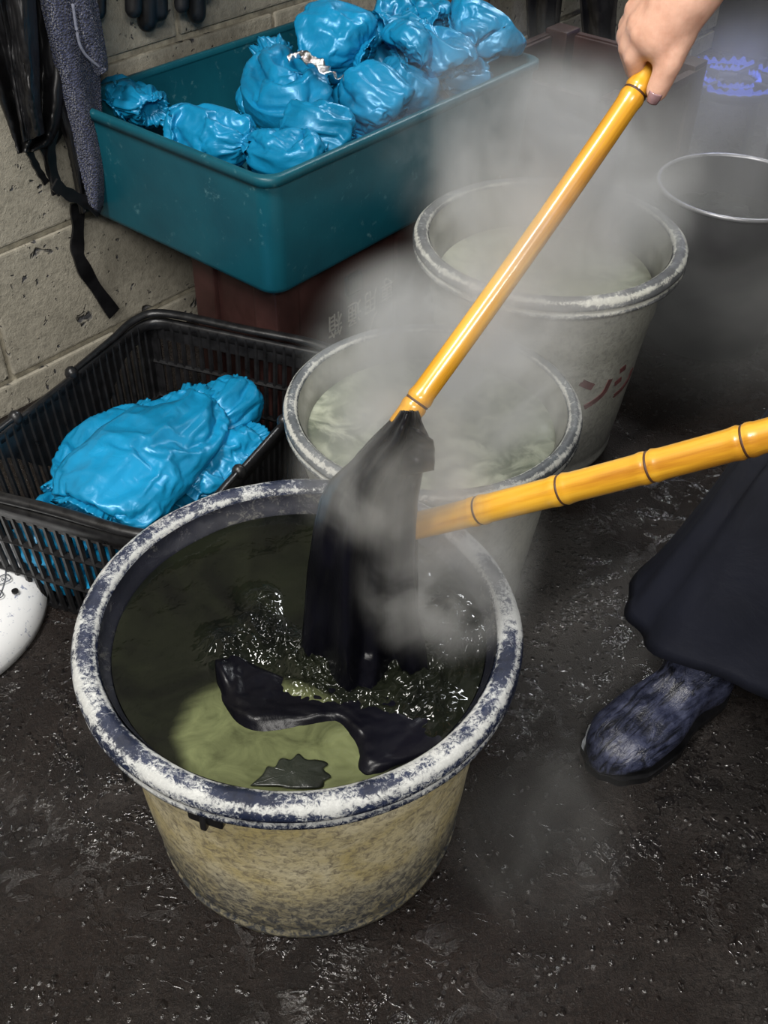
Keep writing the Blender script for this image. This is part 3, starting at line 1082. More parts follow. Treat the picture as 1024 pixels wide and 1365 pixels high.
# ------------------------------------------------------------------ blue sleeve covers
def sleeve(name, label, group, pts, r, seed, flat=0.8, NT_=80, NU=76, frill=0.56, cuff=0.36, wr=0.6, cuff_len=0.09, shrink=-0.30, press=1.8, far=None, bend=4.0):
    path = catmull(pts, NT_)
    L = sum((b - a).length for a, b in zip(path, path[1:]))
    off = V((seed * 7.13, seed * 3.7, seed * 1.9))
    FR = frames(path)
    bm = bmesh.new()
    rings = []
    rr_ = random.Random(seed)
    kg = rr_.choice((17, 19, 22, 25))
    def ring(t, rs, i, inner=False):
        p, s, b, tt = FR[i]
        out = []
        for k in range(NU):
            a = 2 * math.pi * k / NU
            ca, sa = math.cos(a), math.sin(a)
            gx = min(t, 1 - t)
            g = math.exp(-((gx - cuff_len) / (0.55 * cuff_len)) ** 2)
            near = math.exp(-gx / 0.22)
            q = V((ca * 1.3, sa * 1.3, t * L / r * 0.55)) + off
            wq = V((noise.noise(q * 0.9), noise.noise(q * 0.9 + V((5, 5, 5))), noise.noise(q * 0.9 + V((9, 1, 4))))) * 0.7
            w = 0.13 * ridge(q * 0.8 + wq) + 0.085 * ridge(V((ca * 2.6, sa * 2.6, t * L / r * 0.8)) + off + wq * 1.5) + 0.04 * ridge(q * 3.0 + wq * 2)
            gath = math.sin(kg * a + 3 * noise.noise(V((ca * 2, sa * 2, t * 6)) + off)) * (0.05 * near + 0.05 * g)
            gath += 0.09 * near * math.sin(7 * a + seed + 2.5 * noise.noise(V((ca, sa, t * 3)) + off))
            crink = 0.03 * g * math.sin(t * L / 0.0055 + 5 * noise.noise(V((ca * 3, sa * 3, 0)) + off))
            rad = r * rs * (1 + (wr * w * (1 - 0.6 * g) + gath * (1 if not inner else 0.6)) + crink)
            out.append(bm.verts.new(p + s * (ca * rad) + b * (sa * rad * flat)))
        return out
    def prof(t):
        gx = min(t, 1 - t)
        if gx < cuff_len:
            f = gx / cuff_len
            w_ = frill + (cuff - frill) * (f * f * (3 - 2 * f))
        else:
            f = min(1, (gx - cuff_len) / 0.22)
            w_ = cuff + (1 - cuff) * math.sin(f * math.pi / 2) ** 0.8
        return w_ if far is None else w_ * (1 + (far - 1) * t)
    n = NT_
    k_in = [int(n * cuff_len), int(n * cuff_len * 0.5)]
    for i in k_in:
        rings.append(ring(i / (n - 1), prof(i / (n - 1)) * 0.86, i, True))
    for i in range(n):
        rings.append(ring(i / (n - 1), prof(i / (n - 1)), i))
    for i in k_in[::-1]:
        j = n - 1 - i
        rings.append(ring(j / (n - 1), prof(j / (n - 1)) * 0.86, j, True))
    for A, B in zip(rings, rings[1:]):
        for k in range(NU):
            bm.faces.new((A[k], A[(k + 1) % NU], B[(k + 1) % NU], B[k]))
    bm.faces.new(list(reversed(rings[0])))
    bm.faces.new(rings[-1])
    o = obj(name, bm, M_sleeve)
    tag(o, label, 'sleeve cover', group)
    # crumple: the cloth is a little larger than the shape it is gathered into
    vg = o.vertex_groups.new(name='elastic')
    c_ = len(k_in) + int(n * cuff_len)
    for q in range(c_ - 1, c_ + 2):
        vg.add(list(range(q * NU, (q + 1) * NU)), 1.0, 'ADD')
        q2 = len(rings) - 1 - q
        vg.add(list(range(q2 * NU, (q2 + 1) * NU)), 1.0, 'ADD')
    m = o.modifiers.new('cloth', 'CLOTH')
    st = m.settings
    st.quality = 6
    st.mass = 0.1
    st.tension_stiffness = st.compression_stiffness = 18
    st.shear_stiffness = 5
    st.bending_stiffness = bend
    st.tension_damping = 5
    st.air_damping = 8
    st.vertex_group_mass = 'elastic'
    st.shrink_min = shrink
    st.effector_weights.gravity = 0.12
    st.use_pressure = True
    st.uniform_pressure_force = press
    m.collision_settings.use_collision = False
    m.point_cache.frame_end = 30
    SLEEVES.append(o)
    return o


SLEEVES = []


GT = 'blue sleeve covers in the teal tub'
ts = [  # image points with heights, radius, flatness, label
    ([(150, 148, .455), (178, 125, .475), (206, 148, .470)], .040, .85, 'bunched blue sleeve cover in the left corner of the tub, beside the towel'),
    ([(228, 168, .455), (280, 172, .462), (342, 196, .458)], .042, .8, 'blue sleeve cover along the short near edge of the tub, puckered end showing'),
    ([(338, 190, .45), (385, 195, .465), (432, 205, .455)], .042, .8, 'blue sleeve cover crammed into the near corner of the teal tub'),
    ([(392, 165, .465), (425, 165, .48), (465, 188, .455)], .040, .85, 'puffed blue sleeve cover just behind the one in the near corner of the tub'),
    ([(362, 75, .50), (382, 112, .50), (440, 118, .49)], .050, .9, 'round puffed blue sleeve cover in front of the silver foil strip'),
    ([(328, 150, .43), (352, 135, .45), (385, 150, .44)], .034, .8, 'dark blue sleeve cover low in the shaded middle of the teal tub'),
    ([(412, 62, .52), (450, 55, .535), (492, 78, .52)], .052, .9, 'crinkled blue sleeve cover with gathered elastic, behind the silver foil strip'),
    ([(470, 110, .49), (500, 125, .49), (530, 158, .46)], .042, .85, 'blue sleeve cover halfway along the long near edge of the tub'),
    ([(505, 105, .50), (540, 110, .49), (575, 130, .46)], .036, .8, 'small rumpled blue sleeve cover against the long near edge, left of the draped one'),
    ([(500, 40, .53), (545, 15, .545), (590, 40, .53)], .045, .8, 'blue sleeve cover across the back of the pile, before the wooden poles'),
    ([(530, 75, .52), (560, 62, .53), (600, 105, .475)], .042, .75, 'bright blue sleeve cover draped down toward the long near edge of the teal tub'),
    ([(600, 45, .52), (640, 38, .53), (655, 85, .48)], .052, .85, 'pale blue sleeve cover in the far right end of the teal tub'),
    ([(598, 75, .50), (618, 95, .48), (645, 108, .46)], .038, .8, 'blue sleeve cover folded to a point below the pale one at the far end'),
    ([(560, 40, .535), (590, 60, .53), (608, 95, .50)], .036, .75, 'gathered blue sleeve cover hanging between the back of the pile and the far end'),
]
for i, (pp, r, fl, lb) in enumerate(ts):
    sleeve('sleeve_cover', lb, GT, [at(u, v, z) for u, v, z in pp], r * 0.92, i + 1, fl)
# lower layer that carries the pile
low = [((1.02, 1.06, .375), (1.15, 1.06, .38)), ((1.20, 1.04, .37), (1.36, 1.05, .38)), ((1.10, 1.16, .36), (1.28, 1.18, .38)), ((1.36, 1.18, .37), (1.50, 1.10, .38)), ((0.985, 1.28, .36), (1.02, 1.14, .37)), ((1.32, 1.30, .37), (1.48, 1.28, .38)), ((1.2, 1.10, .43), (1.36, 1.12, .44)), ((1.36, 1.2, .45), (1.48, 1.18, .45))]
for i, (A, B) in enumerate(low):
    A, B = W(*A), W(*B)
    sleeve('sleeve_cover', 'blue sleeve cover buried low in the heap inside the teal tub', GT, [A, (A + B) / 2 + V((0, 0, .01)), B], 0.048, 40 + i, 0.8, NT_=60, NU=60)

bm = bmesh.new()
fp = [at(384, 78, .548), at(402, 72, .556), at(425, 86, .556), at(444, 98, .546), at(456, 104, .535)]
P = catmull(fp, 50)
FRm = frames(P)
def foil(s, f):
    i = min(int(f * 49 + .5), 49)
    p, sd, b, t = FRm[i]
    wv = 0.010 * (0.6 + 0.5 * math.sin(f * math.pi))
    return p + sd * ((s - 0.5) * 2 * wv) + b * (0.004 * math.sin(f * 31 + s * 5) + 0.003 * fbm(V((s * 4, f * 14, 1))))
grid(bm, 12, 50, foil)
o = obj('foil_strip', bm, M_foil)
mod(o, 'SOLIDIFY', thickness=0.001)
bake(o)
tag(o, 'crumpled shiny silver foil strip lying on the blue sleeves in the tub', 'foil')

# ------------------------------------------------------------------ black basket
BZ = 0.198
cornT = [V((-0.576, 1.035, 0)), V((-0.257, 0.927, 0)), V((-0.071, 1.348, 0)), V((-0.380, 1.452, 0))]   # FL FR BR BL
cen = sum(cornT, V((0, 0, 0))) / 4
cornB = [cen + (p - cen) * 0.94 for p in cornT]


def quad_loop(co, r, z, seg=6):
    pts = []
    n = 4
    for i in range(n):
        p, a, b = co[i], co[i - 1], co[(i + 1) % n]
        da, db = (a - p).normalized(), (b - p).normalized()
        p0, p1 = p + da * r, p + db * r
        for k in range(seg + 1):
            t = k / seg
            q = p0 * (1 - t) ** 2 + p * 2 * t * (1 - t) + p1 * t * t
            pts.append(V((q.x, q.y, z)))
    return pts


def bpoint(side, s, h):
    """point on a basket wall: side 0 front,1 right,2 back,3 left; s along, h height 0..1"""
    f = 0.94 + 0.06 * h
    a = cen + (cornT[side] - cen) * f
    b = cen + (cornT[(side + 1) % 4] - cen) * f
    q = a.lerp(b, s)
    return V((q.x, q.y, 0.004 + (BZ - 0.004) * h))


bask = thing('shopping_basket', cen, 'black slotted plastic basket holding blue sleeves, on the floor by the wall', 'basket')
bm = bmesh.new()
loft(bm, [quad_loop(cornB, 0.03, 0.0), quad_loop([cen + (p - cen) * 0.943 for p in cornT], 0.03, 0.008), quad_loop([cen + (p - cen) * 0.935 for p in cornT], 0.03, 0.008)], Matrix(), True, True)
obj('basket_base', bm, M_basket, bask, False)
sn = ('front_panel', 'right_panel', 'back_panel', 'left_panel')
for side in range(4):
    bm = bmesh.new()
    length = (cornT[(side + 1) % 4] - cornT[side]).length
    nb = int(length / 0.0165)
    nrm = (bpoint(side, 0.5, 0.5) - V((cen.x, cen.y, 0.09))).normalized()
    for k in range(nb + 1):
        s = 0.03 + 0.94 * k / nb
        tube(bm, [bpoint(side, s, 0.0), bpoint(side, s, 0.5), bpoint(side, s, 1.0)], 0.0030, 6, None, nrm, True)
    for h, rr2 in ((0.30, 0.0035), (0.62, 0.0035)):
        if side in (1, 3) and h > 0.5:
            continue
        tube(bm, [bpoint(side, s, h) for s in (0.0, 0.5, 1.0)], rr2, 6, None, V((0, 0, 1)), True)
    # solid band below the rim (deep at the middle of the long sides)
    def band(s, f, side=side):
        deep = 0.16
        if side in (1, 3):
            deep = 0.14 + 0.42 * math.exp(-((s - 0.46) / 0.24) ** 4)
        return bpoint(side, s, 1.0 - deep * f)
    R0 = len(bm.verts)
    grid(bm, 40, 6, band)
    # corner strip
    for s0, s1 in ((0.0, 0.05), (0.95, 1.0)):
        grid(bm, 3, 8, lambda s, f, s0=s0, s1=s1, side=side: bpoint(side, s0 + (s1 - s0) * s, f))
    o = obj(sn[side], bm, M_basket, bask, False)
    mod(o, 'SOLIDIFY', thickness=0.0028, offset=0)
    bake(o)
    o.data.polygons.foreach_set('use_smooth', [False] * len(o.data.polygons))
bm = bmesh.new()
lp = quad_loop(cornT, 0.035, BZ)
def off(d, z):
    return [p + (p - V((cen.x, cen.y, p.z))).normalized() * d + V((0, 0, z)) for p in lp]
loft(bm, [off(-0.004, -0.012), off(-0.004, 0.002), off(0.0, 0.005), off(0.009, 0.003), off(0.011, -0.004), off(0.010, -0.016), off(0.006, -0.018)], Matrix(), close=True)
obj('basket_rim', bm, M_basket, bask)
# two folding carry handles lying on the rim ends
for ends, lab in (((3, 2), 'back'), ((0, 0), 'front')):
    bm = bmesh.new()
    off_z = V((0, 0, 0.012))
    if lab == 'back':
        pts = [bpoint(3, 0.40, 1.0), bpoint(3, 0.2, 1.0), bpoint(3, 0.06, 1.0), bpoint(2, 0.90, 1.0), bpoint(2, 0.5, 1.0), bpoint(2, 0.1, 1.0), bpoint(1, 0.92, 1.0), bpoint(1, 0.6, 1.0)]
    else:
        pts = [bpoint(3, 0.66, 1.0), bpoint(3, 0.82, 1.0), bpoint(3, 0.94, 1.0), bpoint(0, 0.10, 1.0), bpoint(0, 0.5, 1.0), bpoint(0, 0.9, 1.0), bpoint(1, 0.08, 1.0), bpoint(1, 0.34, 1.0)]
    lift = [0, .35, .7, 1, 1.1, 1, .6, 0]
    pts = [p + (p - V((cen.x, cen.y, p.z))).normalized() * 0.004 + off_z * (0.55 + 0.6 * l) for p, l in zip(pts, lift)]
    tube(bm, pts, [0.005, 0.006, 0.007, 0.008, 0.008, 0.008, 0.006, 0.005], 12, 90, V((0, 0, 1)), True, 0.75)
    h = obj('carry_handle', bm, M_basket, bask)
    for q in (pts[0], pts[-1]):
        bm = bmesh.new()
        bmesh.ops.create_icosphere(bm, subdivisions=2, radius=0.010, matrix=Matrix.Translation(q - V((0, 0, 0.002))) @ Matrix.Diagonal((1, 1, 1.2, 1)))
        obj('pivot_boss', bm, M_basket, h)

GB = 'blue sleeve covers in the black basket'


def bpos(s, f, z):
    k = [cen + (p - cen) * (0.94 + 0.06 * z / BZ) for p in cornT]
    p = k[0].lerp(k[1], s).lerp(k[3].lerp(k[2], s), f)
    return V((p.x, p.y, z))


sleeve('sleeve_cover', 'long blue sleeve cover laid diagonally on top in the black basket', GB, [at(274, 528, .178), at(195, 598, .193), at(110, 690, .172)], 0.056, 61, 0.50, cuff=0.55, frill=0.6, NT_=110, NU=90, far=1.3, shrink=-0.13, press=0.7, cuff_len=0.06, bend=2.5)
sleeve('sleeve_cover', 'blue sleeve cover behind the long one, next to the block wall, in the basket', GB, [at(205, 545, .142), at(140, 590, .152), at(75, 660, .13)], 0.040, 62, 0.6, cuff=0.5, shrink=-0.16, press=0.8, bend=3.0)
sleeve('sleeve_cover', 'small puffed blue sleeve cover at the back end of the black basket', GB, [at(278, 560, .138), at(302, 538, .168), at(322, 518, .163)], 0.041, 63, 0.85, cuff=0.5, cuff_len=0.12, press=1.6, shrink=-0.18)
sleeve('sleeve_cover', 'blue sleeve cover along the right side of the black basket, dark cuff opening forward', GB, [at(345, 580, .143), at(290, 612, .148), at(240, 662, .138)], 0.039, 64, 0.65, cuff=0.62, frill=0.7, shrink=-0.16, press=0.9, bend=3.0)
sleeve('sleeve_cover', 'blue sleeve cover beside the nearest tank, cuff opening under the long one', GB, [at(250, 610, .115), at(215, 650, .125), at(185, 690, .122)], 0.040, 65, 0.65, cuff=0.6, frill=0.68, shrink=-0.16, press=0.9, bend=3.0)
for i, (A, B) in enumerate([((.28, .25, .065), (.25, .75, .065)), ((.62, .22, .065), (.60, .72, .065)), ((.80, .30, .062), (.78, .74, .062)), ((.16, .125, .10), (.50, .12, .095)), ((.45, .125, .055), (.86, .12, .06)), ((.14, .14, .05), (.5, .13, .05))]):
    A, B = bpos(*A), bpos(*B)
    sleeve('sleeve_cover', 'blue sleeve cover deep in the black basket, seen through its slots', GB, [A, (A + B) / 2 + V((0, 0, .006)), B], 0.040, 70 + i, 0.75, cuff=0.5, NT_=60, NU=60, press=1.5, shrink=-0.3)
for fr_ in range(1, 26):
    scene.frame_set(fr_)
for o in SLEEVES:
    bake(o)
scene.frame_set(1)

# ------------------------------------------------------------------ white lid on the left
lc = V((-0.640, 0.985, 0))
lid = thing('appliance_lid', lc, 'round white plastic lid with raised outlines, at the left edge beside the basket', 'lid')
bm = bmesh.new()
lathe(bm, [(0.168, 0.0), (0.176, 0.004), (0.178, 0.018), (0.170, 0.040), (0.150, 0.054), (0.120, 0.059), (0.05, 0.061), (0.001, 0.061)], lc, 96, False)
obj('shell', bm, M_white, lid)
M_line = flat_mat('grey_seam', (0.10, 0.11, 0.13), 0.6)
bm = bmesh.new()
tube(bm, [lc + V((0.130 * math.cos(a), 0.130 * math.sin(a), 0.0578)) for a in [2 * math.pi * k / 90 for k in range(91)]], 0.0010, 6)
obj('seam_ring', bm, M_line, lid)
bm = bmesh.new()
q = at(20, 788, 0.059)
bmesh.ops.create_cone(bm, cap_ends=True, segments=20, radius1=0.0045, radius2=0.0045, depth=0.003, matrix=Matrix.Translation(q))
obj('screw_hole', bm, M_black, lid, False)
for (u, v, w, h) in ((4, 772, 0.0095, 0.0075), (-7, 794, 0.010, 0.008)):
    q = at(u, v, 0.0612)
    bm = bmesh.new()
    lp2 = [V(p) for p in rrect(-w, w, -h, h, 0.005, 0, 4)]
    ax = V((0.75, 0.66, 0)); ay = V((-0.66, 0.75, 0))
    pts = [q + ax * p.x + ay * p.y for p in lp2]
    tube(bm, pts + [pts[0]], 0.0008, 5)
    k = obj('raised_outline', bm, M_line, lid)
q = at(4, 772, 0.0615)
glyphs_m = lambda a, z: frame(q, V((0.75, 0.66, 0)), V((-0.66, 0.75, 0)), V((0, 0, 1)))
cu_before = set(bpy.data.objects)
glyphs(lid, [('I O II', (0, 0))], glyphs_m, 0.0055, M_line)
for o in set(bpy.data.objects) - cu_before:
    o['label'] = 'tiny grey embossed mark'


# ------------------------------------------------------------------ hanging things at the wall
def sheet(name, left, right, w, fold, mat, nu=50, nv=90, thick=0.004, parent=None, seed=0, amp=0.012, bulge=0.0):
    """sheet hung parallel to the wall, outlined by image points, folded in depth"""
    A = catmull([V((u, v, 0)) for u, v in left], nv)
    B = catmull([V((u, v, 0)) for u, v in right], nv)
    bm = bmesh.new()
    def fn(s, f):
        j = min(nv - 1, int(round(f * (nv - 1))))
        p = A[j].lerp(B[j], s)
        d = amp * math.sin(s * fold + seed + 0.8 * math.sin(f * 3 + seed)) + amp * 1.2 * fbm(V((s * 3.0, f * 4.0, seed))) - bulge * math.sin(math.pi * s)
        return atw(p.x, p.y, w + d)
    grid(bm, nu, nv, fn)
    o = obj(name, bm, mat, None)
    mod(o, 'SOLIDIFY', thickness=thick, offset=0)
    bake(o)
    if parent:
        o.parent = parent
        o.matrix_parent_inverse = parent.matrix_basis.inverted()
    return o


tw = thing('towel', atw(120, 150, 1.36), 'navy terry towel hanging over the black apron beside the teal tub', 'towel')
sheet('towel_cloth', [(45, -60), (62, 40), (88, 140), (104, 215), (118, 268)], [(112, -60), (130, 60), (134, 150), (147, 222), (131, 284)], 1.345, 7, M_towel, seed=1.0, amp=0.006, bulge=0.012, thick=0.007, parent=tw)
o = sheet('folded_edge', [(78, -60), (97, 5), (104, 50), (118, 78), (132, 102)], [(118, -60), (131, 20), (137, 55), (141, 82), (141, 94)], 1.325, 5, M_towel, seed=2.0, amp=0.004, bulge=0.006, thick=0.006, parent=tw)
o['label'] = 'turned-over flap with a pale hem'
bm = bmesh.new()
tube(bm, [atw(u, v, 1.316) for u, v in ((97, 5), (104, 50), (112, 70), (126, 84), (141, 94))], 0.0022, 8, 40)
obj('hem', bm, flat_mat('pale_hem', (0.16, 0.17, 0.22), 0.9, nscale=200), tw)

ap = thing('rubber_apron', atw(40, 100, 1.36), 'black rubber apron hanging in folds on the wall at the top left', 'apron')
sheet('apron_sheet', [(-60, -80), (-40, 40), (-10, 110), (12, 165), (24, 205)], [(75, -80), (95, 60), (88, 150), (75, 190), (48, 200)], 1.365, 16, M_black, seed=4.0, amp=0.014, bulge=0.01, parent=ap)
sheet('apron_fold', [(-20, -80), (5, 30), (18, 110), (32, 190)], [(40, -80), (50, 60), (52, 130), (58, 178)], 1.335, 6, M_black, seed=6.0, amp=0.010, bulge=0.012, parent=ap)
sheet('apron_side', [(70, -80), (58, 60), (68, 130), (88, 190), (97, 230), (108, 285)], [(100, -80), (96, 60), (108, 150), (113, 200), (114, 240), (117, 283)], 1.362, 7, M_black, seed=8.0, amp=0.006, bulge=0.004, parent=ap)
def strap(pts, w, wid, name='strap', th=0.002):
    bm = bmesh.new()
    P = [atw(u, v, w) for u, v in catmull_uv(pts, 60)]
    F = frames(P, -WN)
    L_, R_ = [], []
    rings = []
    for i, (p, s, b, t) in enumerate(F):
        ww = wid * (1 + 0.12 * math.sin(i * 0.35))
        rings.append([bm.verts.new(p + s * x * ww + WN * y) for x, y in ((-1, -th), (-1, th), (1, th), (1, -th))])
    for A, B in zip(rings, rings[1:]):
        for k in range(4):
            bm.faces.new((A[k], A[(k + 1) % 4], B[(k + 1) % 4], B[k]))
    bm.faces.new(rings[0]); bm.faces.new(list(reversed(rings[-1])))
    return obj(name, bm, M_black, ap, False)
def catmull_uv(pts, n):
    return [(p.x, p.y) for p in catmull([V((u, v, 0)) for u, v in pts], n)]
strap([(102, 270), (104, 300), (103, 330), (108, 350), (124, 378), (152, 418)], 1.385, 0.0115, 'tie_strap')
strap([(30, 185), (55, 190), (68, 225), (76, 258)], 1.365, 0.008, 'neck_strap')
strap([(72, 170), (68, 205), (74, 240), (82, 258)], 1.36, 0.007, 'neck_strap')
strap([(72, 245), (90, 258), (112, 268), (133, 282)], 1.345, 0.009, 'strap_loop')
strap([(38, 200), (50, 225), (62, 244)], 1.372, 0.005, 'thin_tie')


def glove(tips, w, label):
    u0 = sum(t[0] for t in tips) / len(tips)
    root = thing('rubber_glove', atw(u0, -20, w), label, 'glove', 'gloves hung above the tub')
    k = 1.95 / FPX
    bm = bmesh.new()
    capsule(bm, atw(u0, -150, w), atw(u0, -75, w), 0.036, 0.040, 20, 0.55, WN)
    for i, (u, v, r) in enumerate(tips):
        d = w - 0.006 * math.sin(i * 2.1)
        capsule(bm, atw(u0 + (u - u0) * 0.8, -75, w), atw(u0 + (u - u0) * 0.95, -25, d), r * 1.1 * k, r * 1.05 * k, 14, 0.9, WN)
        capsule(bm, atw(u0 + (u - u0) * 0.95, -25, d), atw(u, v - r, d), r * 1.05 * k, r * k, 14, 0.9, WN)
    o = obj('hand_shell', bm, M_black, root)
    mod(o, 'REMESH', mode='VOXEL', voxel_size=0.003)
    mod(o, 'SMOOTH', factor=0.5, iterations=3)
    bake(o)
    return root


glove([(160, -18, 9), (178, 22, 10), (196, 40, 12), (213, 26, 10)], 1.385, 'left one of the two black rubber gloves hanging fingers down above the tub')
glove([(225, -20, 8), (242, 16, 9), (262, 29, 12), (276, -4, 9)], 1.385, 'right one of the two black rubber gloves hanging fingers down above the tub')
glove([(112, 5, 9), (131, 24, 9), (146, -10, 8)], 1.405, 'black rubber glove half hidden behind the navy towel')

# ------------------------------------------------------------------ background: vats, burner, poles
def vat(c, r, rb, h, label):
    root = thing('steel_vat', (c[0], c[1], 0), label, 'vat', 'grey metal vats at the back')
    bm = bmesh.new()
    lathe(bm, [(0.001, 0.004), (rb - 0.01, 0.002), (rb, 0.008), (r - 0.004, h - 0.02), (r - 0.003, h - 0.004)], (c[0], c[1], 0), 80, False)
    lathe(bm, [(r - 0.006, h - 0.004), (r - 0.007, h - 0.02), (rb - 0.004, 0.03), (0.001, 0.03)], (c[0], c[1], 0), 80, False)
    obj('vessel', bm, flat_mat('dark_grey_metal', (0.05, 0.05, 0.053), 0.4, 0.3, nscale=10, var=0.4), root)
    bm = bmesh.new()
    lathe(bm, [(r - 0.005, h - 0.004), (r - 0.004, h), (r, h + 0.0005), (r + 0.002, h - 0.002), (r + 0.001, h - 0.006), (r - 0.004, h - 0.007)], (c[0], c[1], 0), 96, False)
    obj('bright_rim', bm, flat_mat('bright_steel', (0.40, 0.40, 0.42), 0.35, 0.6, nscale=30), root)
    bm = bmesh.new()
    lathe(bm, [(0.001, 0), (r - 0.008, 0.0)], (c[0], c[1], h - 0.07), 64, False)
    lo = obj('dye_liquid', bm, flat_mat('grey_bath', (0.05, 0.052, 0.05), 0.15, nscale=8))
    tag(lo, 'dark liquid inside the ' + ('nearer' if c[1] < 1.9 else 'farther') + ' grey vat at the right edge', 'liquid', None, 'stuff')
    return root


vat((0.605, 1.765), 0.136, 0.112, 0.300, 'dark grey vat with a bright rim at the right edge, before the burner')
vat((0.86, 1.98), 0.14, 0.12, 0.30, 'grey vat farther back, mostly outside the right edge')

bc = at(975, 103, 0.34)
bn = thing('gas_burner', (bc.x, bc.y, 0), 'cast-iron gas burner with a ring of blue flame at the upper right', 'burner')
bm = bmesh.new()
for rr3 in (0.085, 0.045):
    tube(bm, [V((bc.x + rr3 * math.cos(a), bc.y + rr3 * math.sin(a), 0.325)) for a in [2 * math.pi * k / 48 for k in range(49)]], 0.010, 10)
obj('burner_ring', bm, M_iron, bn)
for k in range(4):
    a = math.pi / 4 + k * math.pi / 2
    bm = bmesh.new()
    ca, sa = math.cos(a), math.sin(a)
    tube(bm, [V((bc.x + 0.15 * ca, bc.y + 0.15 * sa, 0.0)), V((bc.x + 0.135 * ca, bc.y + 0.135 * sa, 0.20)), V((bc.x + 0.12 * ca, bc.y + 0.12 * sa, 0.35))], 0.010, 10)
    obj('leg', bm, M_iron, bn)
    bm = bmesh.new()
    box(bm, (0.03, -0.005, 0.318), (0.135, 0.005, 0.345), Matrix.Translation((bc.x, bc.y, 0)) @ Matrix.Rotation(a, 4, 'Z'), 0.002)
    obj('pan_support', bm, M_iron, bn)
bm = bmesh.new()
for rr3, hh in ((0.085, 0.011), (0.045, 0.009)):
    def fl(r, z, a, i):
        return r + 0.003 * math.sin(a * 30), z * (1 + 0.35 * math.sin(a * 30) + 0.3 * math.sin(a * 7))
    lathe(bm, [(rr3 + 0.009, 0.0), (rr3 + 0.013, hh * 0.4), (rr3 + 0.009, hh), ], (bc.x, bc.y, 0.336), 180, False, fl)
obj('flame', bm, M_flame, bn)['label'] = 'ring of blue gas flames'
li = bpy.data.lights.new('flame_glow', 'POINT')
li.energy = 0.5
li.color = (0.25, 0.35, 1.0)
li.shadow_soft_size = 0.06
lo = bpy.data.objects.new('flame_glow', li)
COL.objects.link(lo)
lo.location = (bc.x, bc.y, 0.40)

for i, (u, v, r, lb) in enumerate(((604, 22, 0.014, 'leftmost of the brown wooden poles behind the far end of the tub'), (628, 22, 0.016, 'middle of the brown wooden poles behind the far end of the tub'), (652, 20, 0.012, 'rightmost of the brown wooden poles behind the far end of the tub'))):
    p = atw(u, v, 1.36)
    bm = bmesh.new()
    a0 = p.dot(WD)
    tube(bm, [W(a0 - 0.0, 1.36, 0.0), W(a0, 1.385, 0.7), W(a0, 1.405, 1.45)], [r, r, r * 0.9], 14, 20)
    o = obj('wooden_pole', bm, M_wood)
    tag(o, lb, 'pole', 'wooden poles against the wall')

# dark cloths and a pipe at the top, right of the tub
for i, (l, r_, w, lb) in enumerate((
        ([(690, -120), (700, -40), (705, 60)], [(735, -120), (742, -40), (738, 55)], 1.30, 'dark work cloth hanging at the top, left of the thin pipe'),
        ([(762, -120), (770, -40), (778, 50)], [(828, -120), (826, -40), (818, 70)], 1.26, 'dark work cloth hanging at the top, between the thin pipe and the hand'))):
    o = sheet('hanging_cloth', l, r_, w, 9, mat_cloth('sooty_cloth', (0.02, 0.018, 0.016), 0.9, nscale=20), seed=11 + i, amp=0.012)
    tag(o, lb, 'cloth', 'dark cloths hanging at the back')
bm = bmesh.new()
pp = atw(748, 60, 1.38)
tube(bm, [W(pp.dot(WD), 1.40, 0.0), W(pp.dot(WD), 1.40, 2.2)], 0.008, 12)
o = obj('water_pipe', bm, M_steel)
tag(o, 'thin grey pipe running down the wall at the top, right of the tub', 'pipe')

# ------------------------------------------------------------------ person
per = thing('person', (0.55, 0.90, 0), 'person in a dark apron and navy rubber boots, gripping a bamboo rod', 'person')


def H(u, v, d):
    return atd(u, v, d)


bm = bmesh.new()
pel, chest, neck = V((0.66, 0.90, 0.80)), V((0.60, 0.88, 1.10)), V((0.565, 0.87, 1.29))
capsule(bm, pel + V((0, 0.06, 0)), pel - V((0, 0.06, 0)), 0.115, 0.115, 20)
capsule(bm, pel, chest, 0.115, 0.115, 20)
capsule(bm, chest + V((0, .07, .03)), chest - V((0, .07, -.03)), 0.10, 0.10, 20)
sR, sL = V((0.585, 1.045, 1.20)), V((0.585, 0.715, 1.20))
capsule(bm, chest + V((0, 0, .08)), sR, 0.07, 0.055)
capsule(bm, chest + V((0, 0, .08)), sL, 0.07, 0.055)
capsule(bm, chest + V((0, 0, .1)), neck, 0.065, 0.048)
hd = V((0.535, 0.865, 1.425))
capsule(bm, hd + V((0.01, 0, .02)), hd - V((0.012, 0, .05)), 0.088, 0.068, 20)
capsule(bm, neck, hd - V((0, 0, .04)), 0.048, 0.05)
capsule(bm, hd + V((-0.085, 0, -0.01)), hd + V((-0.098, 0, -0.035)), 0.009, 0.014)     # nose
capsule(bm, hd + V((-0.078, -0.018, -0.072)), hd + V((-0.078, 0.018, -0.072)), 0.009, 0.009)   # lips
capsule(bm, hd + V((-0.065, 0, -0.10)), hd + V((-0.04, 0, -0.11)), 0.024, 0.03)    # chin
for s in (-1, 1):
    capsule(bm, hd + V((0.005, s * 0.088, 0.012)), hd + V((0.0, s * 0.086, -0.03)), 0.016, 0.010)   # ears
eR, eL = V((0.350, 0.945, 1.055)), V((0.56, 0.57, 0.98))
wR = H(913, -8, 0.925)
capsule(bm, sR, eR, 0.052, 0.042, 16)
capsule(bm, eR, eR.lerp(wR, 0.35), 0.041, 0.041, 16)
capsule(bm, eR.lerp(wR, 0.35), wR, 0.041, 0.027, 16)
